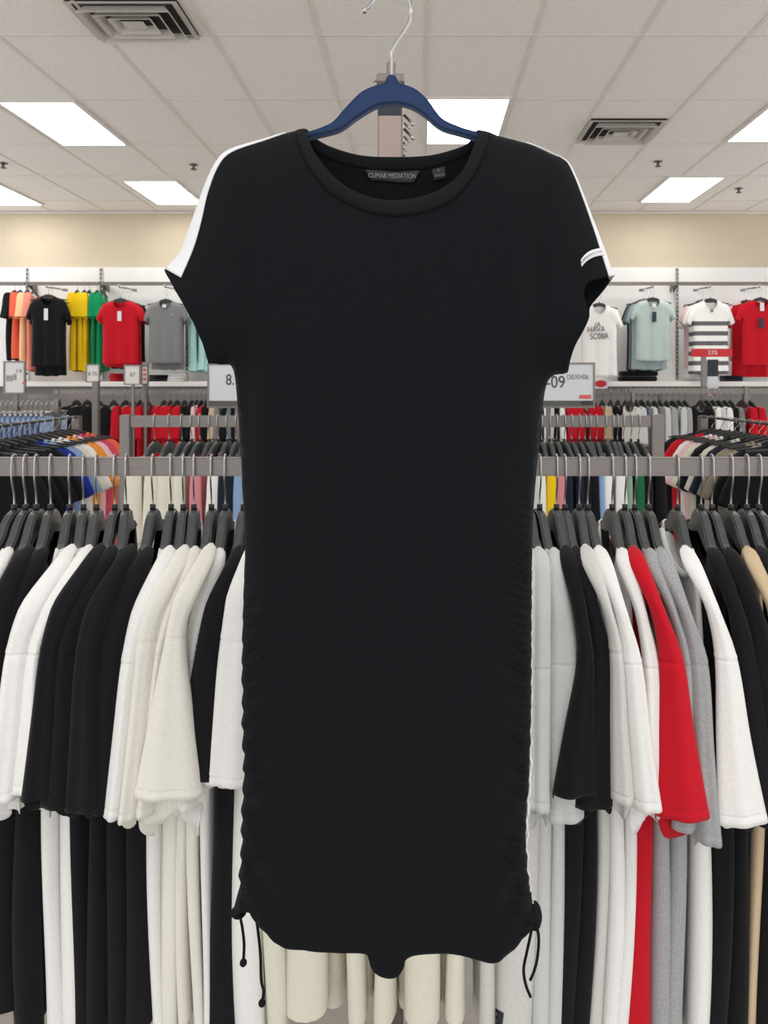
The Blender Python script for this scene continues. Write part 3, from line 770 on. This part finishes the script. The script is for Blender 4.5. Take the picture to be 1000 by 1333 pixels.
# second rack
D2 = 2.9; Z2 = PZ(541, D2)
rail('steel clothing rack standing behind the front rail, wider than the dress on both sides', PX(158,D2), PX(862,D2), D2, Z2, ((PX(158,D2),PX(171,D2),Z2+.003),(PX(847,D2),PX(863,D2),Z2+.003)), th=.043)
R2L = [((163,184),'cream'),((184,203),'cream'),((203,220),'cream'),((219,232),'cream'),((230,244),'cream'),((244,257),'pink'),((257,269),'pink'),((267,283),'white'),((281,295),'navy'),((295,308),'navy'),((307,322),'light blue')]
R2R = [((692,702),'ash'),((702,713),'white'),((712,724),'yellow'),((723,735),'pink'),((734,744),'navy'),((744,755),'navy'),((755,765),'black'),((765,777),'black'),((775,783),'aqua'),((782,790),'light blue'),((789,801),'white'),((800,815),'white'),((814,822),'sage'),((821,828),'sage'),((827,838),'dark green'),((838,849),'black'),((848,860),'black')]
def shirt_row(lst, d, zr, where, group, hgroup, start, proto=None, length=.83, front=.205, seed=500):
    from collections import Counter
    tot = Counter(c for _, c in lst); cnt = Counter()
    for n, ((a, b), c) in enumerate(lst):
        cnt[c] += 1; nth = '' if tot[c] == 1 else ORD[cnt[c]]+' '
        dd_ = d-front-.012
        X = PX((a+b)/2, dd_); hw = (b-a)/2*dd_/F
        side_shirt(X, d, zr, hw*1.05, c, f'{nth}{c} T-shirt from {start}, {where}' if nth else f'only {c} T-shirt on {where}', group,
                   f'hanger of {nth}{c} T-shirt from {start}, {where}' if nth else f'dark hanger of the only {c} T-shirt on {where}', hgroup, proto=proto, seed=seed+n*7, length=length, yaw=rng.uniform(-.08,.08))
shirt_row(R2L, D2, Z2, 'second rack left of the dress', 'T-shirts on the second rack', 'hangers on the second rack', 'its end post', HP)
shirt_row(R2R, D2, Z2, 'second rack right of the dress', 'T-shirts on the second rack', 'hangers on the second rack', 'the dress', HP, seed=700)

# ------------------------------------------------------------------ front-facing T-shirts
def tee_loop(front):
    nd = .095 if front else .022
    half = [(.082,0),(.20,-.030),(.232,-.052),(.262,-.098),(.292,-.160),(.315,-.215)]
    cuff = [(.315,-.215),(.285,-.235),(.245,-.250)]
    side = [(.245,-.250),(.232,-.215),(.228,-.240),(.226,-.40),(.230,-.58),(.236,-.722)]
    loop = []
    def add(p, c, s): loop.append((s*p[0], p[1], c))
    for p in half[:-1]: add(p, True, 1)
    for p in cuff[:-1]: add(p, False, 1)
    for p in side[:-1]: add(p, True, 1)
    n = 12
    hem = [(.236-.472*i/n, -.722-.012*math.sin(PI*i/n) - (.006*math.sin(i*1.9) if 0 < i < n else 0)) for i in range(n+1)]
    for p in hem[:-1]: add(p, False, 1)
    for p in side[::-1][:-1]: add(p, True, -1)
    for p in cuff[::-1][:-1]: add(p, False, -1)
    for p in half[::-1][:-1]: add(p, True, -1)
    m_ = 14
    for i in range(m_):
        a = PI*i/m_; add((-.082*math.cos(a), -nd*math.sin(a)**.8), False, 1)
    return loop
def tee_wr(A, sign):
    x, z = A[:,0], A[:,1]; lo = np.clip((-z-.15)/.4, 0, 1)
    return .006*lo*np.sin(x*38+.6) + .004*lo*np.sin(x*71+2) + .003*np.sin(z*30+x*25)*np.exp(-((np.abs(x)-.2)/.06)**2)
def tee_proto():
    o, segs = garment('t_shirt', tee_loop(True), tee_loop(False), .02, .032, .032, .07, CL['white'], wr=tee_wr)
    md = o.modifiers.new('s', 'SOLIDIFY'); md.thickness = .0015; md.offset = -1
    def rib(sign, nd):
        V = []; n = 20
        for w in (0, .5, 1):
            for i in range(n+1):
                a = PI*i/n; r = 1+.20*w; x = -.082*r*math.cos(a); z = -nd*math.sin(a)**.8 - .018*w*math.sin(a)
                A = np.array([(x, z)]); of = thick(polyline_dist(A, segs), .032, .07)[0] + tee_wr(A, sign)[0]
                V.append((x, -sign*of - .0025 - .001*math.sin(PI*w), z))
        Fc = [(j*(n+1)+i, j*(n+1)+i+1, (j+1)*(n+1)+i+1, (j+1)*(n+1)+i) for j in range(2) for i in range(n)]
        mk('neckband', V, Fc, CL['white'], o)
    rib(1, .095)
    return o
TEE = tee_proto(); tee_used = [False]
def tee(loc, yaw, sx, sz, col, label, group, cat='T-shirt'):
    if not tee_used[0]: o = TEE; tee_used[0] = True
    else: o = copy_tree(TEE)
    o.location = loc; o.rotation_euler[2] = yaw; o.scale = (sx, 1.0, sz)
    own_mat(o, CL[col])
    for ch in o.children: own_mat(ch, CL[col])
    return tag(o, label, cat, group)

# side racks: shirts hung face-on one behind the other
def facing_row(lst, group, hgroup, where, sgn, zr_of, yaw0):
    from collections import Counter
    tot = Counter(c for *_, c in lst); cnt = Counter()
    for n, (npx, d, c) in enumerate(lst):
        cnt[c] += 1; nth = '' if tot[c] == 1 else ORD[cnt[c]]+' '
        X = PX(npx, d); zr = zr_of(d); ya = yaw0 + rng.uniform(-.06,.06)
        nm = f'{nth}{c}' if nth else f'only {c}'
        tail = ' from the far end' if nth else ''; sd_ = 'left' if sgn > 0 else 'right'
        tee((X, d, zr-.0755), ya, 1.0, 1.02, c, f'{nm} T-shirt{tail} of the side rack, {sd_} of the dress', group)
        place_hanger((X, d, zr), ya+PI/2, f'thin hanger in {nm} T-shirt{tail.replace("the ","")} of side rack, {sd_} of dress', hgroup, HPB).scale[2] = .62
zr = lambda d: 1.55 - .048*3.3
ZS = 1.39
SL = [(90,3.75,'coral'),(81,3.66,'hot pink'),(72,3.58,'pale pink'),(64,3.50,'orange'),(53,3.42,'white'),(43,3.35,'cream'),(32,3.27,'light blue'),(22,3.19,'blue'),(8,3.11,'black'),(-4,3.03,'black'),(-16,2.95,'black'),(-28,2.87,'black'),(-44,2.79,'black')]
facing_row(SL, 'T-shirts on the far end of the side rack, left', 'hangers on the side rack, left', 'on the side rack left of the second rack', 1, lambda d: ZS, .10)
SR = [(927,3.78,'black'),(938,3.70,'red'),(950,3.62,'white'),(957,3.55,'pale pink'),(965,3.47,'cream'),(976,3.40,'black'),(988,3.32,'cream'),(996,3.25,'navy'),(1008,3.17,'taupe'),(1018,3.09,'taupe'),(1030,3.01,'black'),(1046,2.93,'black')]
facing_row(SR, 'T-shirts on the side rack, right', 'hangers on the side rack, right', 'on the side rack right of the second rack', -1, lambda d: ZS, -.10)
def angled_rail(label, p0, p1, z):
    a = Vector((*p0,0)); b = Vector((*p1,0)); t = empty('clothing_rack', (a+b)/2); d = (b-a); L = d.length
    t.rotation_euler[2] = math.atan2(d.y, d.x)
    tube('rail', [(-L/2,0,z-.006),(L/2,0,z-.006)], .006, HANGERB, t, 10)
    for s in (-1,1):
        box('post', s*L/2-.02, s*L/2+.02, -.02, .02, .02, z, STEEL, t, .002); box('foot', s*L/2-.03, s*L/2+.03, -.28, .28, 0, .028, STEEL, t, .003)
    tag(t, label, 'clothing rack')
angled_rail('steel side rack of face-on T-shirts running away from the viewer, left of the second rack', (PX(100,3.88),3.88), (PX(-60,2.68),2.68), ZS)
angled_rail('steel side rack of face-on T-shirts running away from the viewer, right of the second rack', (PX(915,3.9),3.9), (PX(1062,2.82),2.82), ZS)

# ------------------------------------------------------------------ far racks
DF = 7.0; ZF = 1.50
rail('far rack of black and red T-shirts beneath the wall shelf, left of the dress', PX(70,DF), PX(330,DF), DF, ZF, ((PX(186,DF),PX(193,DF),ZF+.25),(PX(72,DF),PX(78,DF),ZF)), th=.05)
FL = [((78,92),'black'),((92,107),'black'),((107,121),'black'),((128,142),'black'),((142,156),'black'),((146,156),'red'),((156,166),'red'),((166,175),'red'),((175,184),'red'),((198,207),'red'),((206,216),'red'),((215,225),'red'),((224,236),'red'),((236,244),'black'),((243,250),'black'),((250,256),'pale pink'),((256,262),'red'),((262,271),'black'),((271,279),'beige'),((279,287),'grey'),((287,294),'black'),((294,301),'slate'),((301,308),'black'),((307,314),'red')]
FL = [x for x in FL if x[0] != (142,156)] 
shirt_row(FL, DF, ZF, 'far rack left of the dress', 'T-shirts on the far rack, left', 'hangers on the far rack, left', 'the jeans', seed=900, length=.75)
rail('far rack of red and grey T-shirts beneath the wall shelf, behind the right sign', PX(660,DF), PX(860,DF), DF, ZF, ((PX(690,DF),PX(696,DF),ZF),(PX(857,DF),PX(862,DF),ZF)), th=.05)
FR = [((697,706),'black'),((706,714),'white'),((714,722),'ash'),((722,730),'black'),((730,737),'white'),((737,745),'red'),((745,753),'red'),((753,762),'red'),((766,775),'red'),((775,785),'red'),((787,797),'beige'),((798,808),'black'),((808,818),'black'),((818,828),'black'),((828,834),'grey stripe'),((834,840),'grey stripe'),((840,847),'grey stripe')]
shirt_row(FR, DF, ZF, 'far rack right of the dress', 'T-shirts on the far rack, right', 'hangers on the far rack, right', 'the dress', seed=1100, length=.75)
DG = 6.2; ZG = 1.515
rail('far rack of pale grey T-shirts on crowded hangers under the red price sign', PX(820,DG), PX(1010,DG), DG, ZG, ((PX(822,DG),PX(826,DG),ZG),(PX(968,DG),PX(974,DG),ZG+.02)), th=.045)
FG = [((826+i*8.2, 835+i*8.2), ('light heather','ash','slate','light heather','grey','ash','heather','ash','heather','black')[i]) for i in range(10)] + [((921+i*8, 930+i*8), ('black','white','ash','white','black','grey')[i]) for i in range(6)] + [((976,986),'red'),((986,996),'red')]
shirt_row(FG, DG, ZG, 'far rack under the red sign', 'T-shirts on the grey rack', 'hangers on the grey rack', 'its inner end', seed=1300, length=.75)
# bare rail and post before the far rack
DP = 5.2
rail('plain steel rack with a tall post between the jeans rack and the far T-shirts', PX(38,DP), PX(128,DP), DP, PZ(513,DP), ((PX(122,DP),PX(129,DP),PZ(496,DP)),), th=.034)
# jeans rack
DJ = 4.4; ZJ = PZ(523,DJ)
rail('short steel rack of blue jeans at the left edge of the photo', PX(-60,DJ), PX(78,DJ), DJ, ZJ, ((PX(70,DJ),PX(78,DJ),ZJ+.01),(PX(18,DJ),PX(25,DJ),ZJ)), th=.03)
def jeans(X, Y, zr, hw, col, label, seed):
    t = empty('jeans', (X, Y, zr)); L = .17
    V, Fc = [], []; r_ = np.random.default_rng(seed); p = r_.uniform(0,6)
    zs = [-.085,-.09,-.13,-.2,-.3,-.5,-.8,-1.0]
    N = 20
    for i, z in enumerate(zs):
        for k in range(N):
            th = 2*PI*k/N; w = hw*(.8+.3*min(1,-z/.4)); 
            V.append((w*math.sin(th)*(1+.15*math.sin(3*th+p)), -L*(1-.12*i/7)*math.cos(th), z+.012*math.cos(th)))
    for i in range(len(zs)-1):
        for k in range(N): k2=(k+1)%N; Fc.append((i*N+k,(i+1)*N+k,(i+1)*N+k2,i*N+k2))
    Fc.append(tuple(range(N)))
    mk('denim_legs', V, Fc, CL[col], t)
    box('waistband', -hw*.85, hw*.85, -.172, .172, -.11, -.082, CL[col], t, .004)
    return tag(t, label, 'jeans', 'jeans on the left rack')
def clip_hanger(X, Y, zr, label):
    t = empty('clip_hanger', (X, Y, zr))
    tube('hook', catmull([(0,.02,-.02),(0,.014,.0),(0,0,.005),(0,-.016,.0),(0,-.02,-.02),(0,-.006,-.04),(0,0,-.055)],4), .002, ZINC, t, 6)
    tube('bar', [(0,-.17,-.058),(0,.17,-.058)], .005, ZINC, t, 6)
    for s in (-.13,.13): box('clip', -.007, .007, s-.014, s+.014, -.092, -.05, ZINC, t, .003)
    return tag(t, label, 'clip hanger', 'metal clip hangers of the jeans')
for i in range(11):
    px = 4 + i*6.6; X = PX(px, DJ)
    jeans(X, DJ, ZJ, .0125, 'denim', f'{ORD[i+1]} pair of folded blue jeans on the short rack, counted from the left edge', 1500+i)
    clip_hanger(X, DJ, ZJ, f'metal clip hanger of the {ORD[i+1]} pair of jeans counted from the left edge')

# ------------------------------------------------------------------ the back wall display
DW = 9.05
for i, px in enumerate((35,131,243,700,882)):
    bm = bmesh.new(); x = PX(px,9.25)
    bm_box(bm, x-.018, x+.018, 9.255, 9.269, 1.6, PZ(349,9.26))
    o = from_bm('wall_standard', bm, ZINC)
    bm = bmesh.new()
    for k in range(26): bm_box(bm, x-.006, x+.006, 9.252, 9.2548, 1.66+k*.05, 1.69+k*.05)
    from_bm('slots', bm, VENTD, o)
    tag(o, f'slotted steel wall upright, {ORD[i+1]} along the white wall panel from the left', 'wall upright', 'slotted uprights of the wall')
ZR = PZ(367,DW)
bays = ((-70,33,'left of the first upright'),(37,129,'between the black and green T-shirts'),(133,241,'above the red and grey T-shirts'),(702,880,'above the printed and pale mint T-shirts'),(884,1060,'above the striped T-shirt'))
for a, b, w in bays:
    t = empty('hang_rail', (PX((a+b)/2,DW), DW, ZR)); hw = (PX(b,DW)-PX(a,DW))/2
    box('rail', -hw, hw, -.01, .01, -.042, 0, STEEL, t, .002)
    for s in (-1,1):
        prism('bracket', [(0,0),(.2,-.01),(.2,-.10),(.16,-.08)], s*hw-.006, s*hw+.006, STEEL, t, bev=0).data.transform(Matrix.Rotation(PI/2,4,'Z'))
    tag(t, f'grey wall hang rail {w}', 'rail', 'hang rails of the wall')
def faceout(px, d, label):
    X = PX(px, d); t = empty('faceout_arm', (X, d, PZ(372,d)))
    tube('arm', [(0,DW-d+.012,.0),(0,.25,-.004),(0,-.06,-.02)], .010, CHROME, t)
    tube('tip', [(0,-.06,-.02),(0,-.068,.006)], .010, CHROME, t)
    box('bracket', -.03, .03, DW-d-.014, DW-d+.014, -.02, .015, CHROME, t, .003)
    tag(t, label, 'display arm', 'chrome arms of the wall display')
def wall_tee(px, top, bot, span, col, label, d=8.65, yaw=0.0, hl=None):
    k = d/F; X = PX(px,d); sx = span*k/.63; sz = (bot-top)*k/.73
    zt = PZ(top,d)
    t = tee((X, d, zt), yaw, sx, sz, col, label, 'front-facing T-shirts on the wall')
    place_hanger((X, d, zt+.121), yaw+PI/2, hl or ('black hanger of the '+label), 'black hangers on the wall', HPB)
    return t
def hang_tag(parent, x, z, w, h, m, mark=None):
    o = box('price_tag', x-w/2, x+w/2, -.058, -.055, z-h, z, m, parent, .0); return o
t = wall_tee(63,386,477,60,'black','black T-shirt with a white tag facing out from the wall', hl='black hanger of the front black wall T-shirt'); hang_tag(t, 0, -.13, .055, .12, TAPE)
wall_tee(66,390,489,56,'black','longer black T-shirt right behind the tagged black wall T-shirt', d=8.78, hl='black hanger of the longer black wall T-shirt')
t = wall_tee(157,391,474,64,'red','red T-shirt with a white tag facing out between green and grey', hl='black hanger of the tagged red wall T-shirt'); hang_tag(t, .01, -.13, .05, .11, TAPE)
o = box('hem_patch', .15, .185, -.033, -.026, -.70, -.66, TAPE, t)
wall_tee(161,394,478,64,'red','red T-shirt peeking out behind the tagged red wall T-shirt', d=8.78, hl='black hanger of the hidden red wall T-shirt')
wall_tee(167,394,480,60,'black','black T-shirt behind the red wall T-shirts', d=8.90, hl='black hanger of the black T-shirt behind the red ones')
t = wall_tee(216,392,473,60,'grey','grey V-neck T-shirt facing out beside the mint ones', hl='black hanger of the grey wall T-shirt'); text('chest_mark', '~', .05, TAPE, t, (.10,-.05,-.16)); hang_tag(t, 0, -.045, .05, .035, TAPE)
wall_tee(219,395,481,58,'grey','second grey T-shirt showing its hem below the front grey one', d=8.78, hl='black hanger of the second grey wall T-shirt')
t = wall_tee(780,397,490,64,'white','white T-shirt with a dark scribbled print across its chest', hl='black hanger of the printed white T-shirt')
for s, x, z, sz_ in (('(A', -.03, -.205, .075), ('HAVA', -.05, -.255, .085), ('SC0BR', -.01, -.325, .085)):
    text('printed_lettering', s, sz_, BLACKP, t, (x, -.052, z), rot=.03)
wall_tee(838,392,483,60,'black','black T-shirt at the back of the pale mint stack', d=8.98, hl='black hanger at the back of the mint stack')
wall_tee(841,392,482,62,'slate','slate T-shirt behind the pale mint ones', d=8.88, hl='black hanger of the slate wall T-shirt')
wall_tee(845,391,481,62,'soft mint','soft mint T-shirt right behind the front pale mint one', d=8.78, hl='black hanger of the second mint wall T-shirt')
t = wall_tee(850,390,470,62,'pale mint','pale mint T-shirt with a dark oval tag facing out', hl='black hanger of the pale mint wall T-shirt'); hang_tag(t, -.0, -.15, .055, .12, NAVYP); hang_tag(t, 0, -.05, .05, .05, TAPE)
wall_tee(913,395,494,62,'white','plain white T-shirt behind the striped ones, hem lowest', d=8.98, hl='black hanger of the plain white wall T-shirt')
wall_tee(914,393,480,60,'pale pink','pale pink T-shirt edge behind the striped ones', d=8.88, hl='black hanger of the pale pink wall T-shirt')
wall_tee(919,393,487,62,'striped','second striped T-shirt half hidden behind the front striped one', d=8.78, hl='black hanger of the second striped T-shirt')
t = wall_tee(925,391,487,64,'striped','white T-shirt with grey stripes and a laced neck facing out', hl='black hanger of the front striped T-shirt')
for s in (-1,1): tube('neck_lace', [(s*.02,-.047,-.09),(-s*.02,-.047,-.12)], .004, INKD, t)
wall_tee(977,394,493,66,'red','longer red T-shirt behind the front red one at the right edge', d=8.88, hl='black hanger of the longer red T-shirt at the right edge')
wall_tee(972,393,470,60,'pale pink','pale pink T-shirt edge behind the red ones at the right edge', d=8.98, hl='black hanger of the pale pink T-shirt behind the red ones')
t = wall_tee(990,390,476,66,'red','front red T-shirt with two tags at the right edge of the wall', hl='black hanger of the front red T-shirt at the right edge'); hang_tag(t, -.005, -.04, .05, .09, TAPE); hang_tag(t, -.015, -.21, .06, .11, NAVYP)
for px, w in ((64,'the black wall T-shirts'),(158,'the red wall T-shirts beside the green ones'),(217,'the grey wall T-shirts'),(780,'the printed white T-shirt'),(848,'the pale mint stack'),(922,'the striped T-shirts'),(986,'the red wall T-shirts at the right edge')):
    faceout(px, 8.66, f'chrome display arm carrying {w}')
# side-on shirts on the wall rails
WS = [((0,13),'black'),((8,20),'coral'),((18,29),'peach'),((27,38),'salmon'),((83,97),'yellow'),((94,105),'yellow'),((101,111),'yellow'),((112,121),'green'),((119,129),'green'),((238,254),'mint'),((251,266),'mint'),((262,274),'mint')]
for n, ((a, b), c) in enumerate(WS):
    cc = [x for _, x in WS[:n+1]].count(c); tot = [x for _, x in WS].count(c)
    nm = c if tot == 1 else f'{ORD[cc]} {c}'
    d = DW-.217; X = PX((a+b)/2, d); hw = (b-a)/2*d/F
    side_shirt(X, DW, ZR, hw, c, f'{nm} T-shirt hung edge-on on the wall rail' + ('' if tot == 1 else ', counted from the left'), 'edge-on T-shirts on the wall', f'black hanger of the {nm} edge-on wall T-shirt', 'black hangers on the wall', seed=1700+n*3, length=.98 if c in ('yellow','mint','salmon','green') else .85, yaw=.15)
# shelf under the display
t = empty('wall_shelf', (0, 9.0, 0))
box('board', XL+.5, XR-.5, -.22, .27, PZ(503,8.78), PZ(496.5,8.78), SHELFM, t, .004)
box('apron', XL+.5, XR-.5, -.12, .268, .0, PZ(503,8.78)-.001, SHELFD, t)
tag(t, 'long pale shelf board on a dark base under the wall display', 'shelf')
ZSH = PZ(496.5,8.78)
def folded(px0, px1, py, d, m, label, layers=3, cat='folded clothes', dy=.24):
    x0, x1 = PX(px0,d), PX(px1,d); h = PZ(py,d)-ZSH
    bm = bmesh.new()
    for i in range(layers):
        j = rng.uniform(-.008,.008); bm_box(bm, x0+j, x1+j, d-dy/2, d+dy/2, ZSH+.001+h*i/layers, ZSH+h*(i+.96)/layers, min(.012, h/layers*.35))
    o = from_bm('folded_shirt', bm, m, smooth=True)
    tag(o, label, cat, 'folded clothes on the wall shelf')
folded(146,161,486,8.95,CL['red'],'folded red garment on the wall shelf below the red T-shirt')
folded(197,221,488,8.95,CL['black'],'folded black garment on the wall shelf below the grey T-shirt')
folded(222,242,487,8.9,CL['white'],'folded white garment on the wall shelf beside the folded black one')
folded(808,853,483,8.95,CL['black'],'folded black garment on the wall shelf below the pale mint stack',2)
folded(941,962,489,8.9,CL['navy'],'folded navy garment on the wall shelf beside the striped T-shirt')
folded(962,996,491,8.9,CL['ash'],'folded pale grey garment on the wall shelf below the red T-shirts')

# ------------------------------------------------------------------ signs
def sign(px0, px1, py0, py1, d, label, strip=True, post=None, tilt=0, zfoot=.0):
    x0, x1 = PX(px0,d), PX(px1,d); z0, z1 = PZ(py1,d), PZ(py0,d); cx = (x0+x1)/2
    t = empty('sign', (cx, d, zfoot)); w = (x1-x0)/2; t.rotation_euler[1] = tilt
    fz0 = z0 - zfoot; fz1 = z1 - zfoot; b = .010
    bm = bmesh.new()
    for a in ((-w,-w+b,fz0,fz1),(w-b,w,fz0,fz1),(-w+b,w-b,fz1-b,fz1),(-w+b,w-b,fz0,fz0+b)): bm_box(bm, a[0],a[1],-.008,.008,a[2],a[3])
    from_bm('frame', bm, STEEL, t)
    pz0 = fz0+b+(.03 if strip else 0)
    box('panel', -w+b, w-b, -.004, .004, pz0, fz1-b, PAPER if strip else PAPER2, t)
    if strip: box('strip', -w+b, w-b, -.003, .005, fz0+b, pz0-.0005, mat('sign_strip', (92,94,94), .6), t)
    px_ = 0 if post is None else PX(post,d)-cx
    box('post', px_-.012, px_+.012, .009, .025, .02-zfoot, fz0+.05, STEEL, t); box('foot', px_-.12, px_+.12, -.10, .13, -zfoot, .02-zfoot, STEEL, t, .003)
    tag(t, label, 'sign', 'signs on the racks')
    return t, cx, d
t, cx, d = sign(270,346,473,531,4.3,'white sign reading 8 at the left edge of the dress')
text('lettering', '8.9', .085, INKD, t, (PX(304,d)-cx, -.006, PZ(495,d)), sx=.82)
t, cx, d = sign(655,774.5,472,531,4.2,'white sign with 09 and a red box beside the sleeve cuff')
text('lettering', '4-09', .093, INKD, t, (PX(718.5,d)-cx, -.006, PZ(498,d)), sx=.86)
text('lettering', 'DEXH06', .038, INKG, t, (PX(752,d)-cx, -.006, PZ(491,d)), sx=.86)
box('red_box', PX(754,d)-cx, PX(769.5,d)-cx, -.0062, -.0045, PZ(519,d), PZ(514,d), CORALP, t)
box('code_block', PX(757,d)-cx, PX(769.5,d)-cx, -.0062, -.0035, PZ(526.5,d), PZ(522,d), INKD, t)
t, cx, d = sign(5,33.5,470,513,4.9,'white price sign with grey figures at the left edge below the coral T-shirts', strip=False, tilt=0)
text('lettering', '88', .055, INKG, t, (PX(13,d)-cx, -.006, PZ(493,d)), sx=.8); text('lettering', '8', .055, INKG, t, (PX(20,d)-cx, -.006, PZ(491,d)), sx=.8)
text('lettering', 'S 8', .03, INKG, t, (PX(25,d)-cx, -.006, PZ(483,d))); box('red_edge', PX(30,d)-cx, PX(33.5,d)-cx, -.0092,-.0085, PZ(500,d), PZ(497,d), CORALP, t)
t, cx, d = sign(112,130,474,498,6.6,'small white price ticket before the green T-shirts', strip=False); text('lettering', '8 75', .05, INKG, t, (PX(121,d)-cx, -.006, PZ(487,d)), sx=.9)
t, cx, d = sign(161.5,183,475,501,6.6,'small white price ticket below the tagged red T-shirt', strip=False); text('lettering', '87', .05, INKG, t, (PX(173,d)-cx, -.006, PZ(488,d)))
t, cx, d = sign(184,193.5,476,501,6.75,'narrow ticket with red marks beside the price ticket under the red T-shirt', strip=False)
for yy in (480,486,492): box('red_mark', PX(186.5,d)-cx, PX(190.5,d)-cx, -.0062,-.0045, PZ(yy+3,d), PZ(yy,d), CORALP, t)
# red price header
d = 6.3; t = empty('sale_sign', (PX(916.5,d), d, 0)); cx = PX(916.5,d)
box('header', PX(900,d)-cx, PX(953,d)-cx, -.012, .006, PZ(464.5,d), PZ(454,d), REDP, t, .002)
text('lettering', '33%', .052, TAPE, t, (PX(927,d)-cx, -.0135, PZ(459.3,d)), sx=.95)
box('post', PX(913,d)-cx, PX(919.5,d)-cx, -.01, .012, .02, PZ(464.5,d), STEEL, t, .002)
box('foot', -.15, .15, -.15, .15, 0, .02, STEEL, t, .003)
box('navy_panel', PX(921,d)-cx, PX(935,d)-cx, -.004, .004, PZ(490,d), PZ(468,d), NAVYP, t)
box('white_panel', PX(921,d)-cx, PX(935,d)-cx, -.004, .004, PZ(515,d), PZ(490.2,d), PAPER, t)
box('red_square', PX(928.5,d)-cx, PX(933.5,d)-cx, -.0055, -.0042, PZ(514.5,d), PZ(510,d), REDP, t)
box('bracket', PX(919,d)-cx, PX(922,d)-cx, -.003, .003, PZ(487,d), PZ(470,d), STEEL, t)
tag(t, 'red price sign on a steel post before the striped T-shirt', 'sign', 'signs on the racks')
d = 8.75; t = empty('shelf_ticket', (PX(782.5,d), d, PZ(503,d)))
bm = bmesh.new(); bmesh.ops.create_circle(bm, cap_ends=True, segments=24, radius=1)
for v in bm.verts: v.co = Vector((v.co.x*.066, 0, v.co.y*.04+.03))
r = bmesh.ops.extrude_face_region(bm, geom=bm.faces[:])
for v in r['geom']:
    if isinstance(v, bmesh.types.BMVert): v.co.y = .006
from_bm('disc', bm, REDP, t); box('card', -.075, .075, .007, .012, -.025, .065, TAPE, t)
tag(t, 'small red oval shelf ticket under the printed white T-shirt', 'ticket')

# ------------------------------------------------------------------ light, camera, view
w = bpy.data.worlds.new('store_ambient'); scene.world = w; w.use_nodes = True
bg = w.node_tree.nodes['Background']; bg.inputs[0].default_value = (1.0,.99,.975,1); bg.inputs[1].default_value = 1.2
cam = bpy.data.cameras.new('camera'); co = bpy.data.objects.new('camera', cam); COL.objects.link(co); scene.camera = co
co.location = (0,0,EYE); co.rotation_euler = (PI/2,0,0)
cam.sensor_fit = 'AUTO'; cam.sensor_width = 36; cam.lens = F/1333*36
cam.shift_x = -(VX-500)/1333; cam.shift_y = -(666.5-VY)/1333
cam.clip_start = .05; cam.clip_end = 60
cam.dof.use_dof = True; cam.dof.focus_distance = 1.0; cam.dof.aperture_fstop = 17
vs = scene.view_settings; vs.view_transform = 'Standard'; vs.look = 'None'; vs.exposure = 0.12; vs.gamma = 1.0; vs.use_curve_mapping = False
scene.cycles.max_bounces = 8; scene.cycles.diffuse_bounces = 5
scene.cycles.sample_clamp_indirect = 6
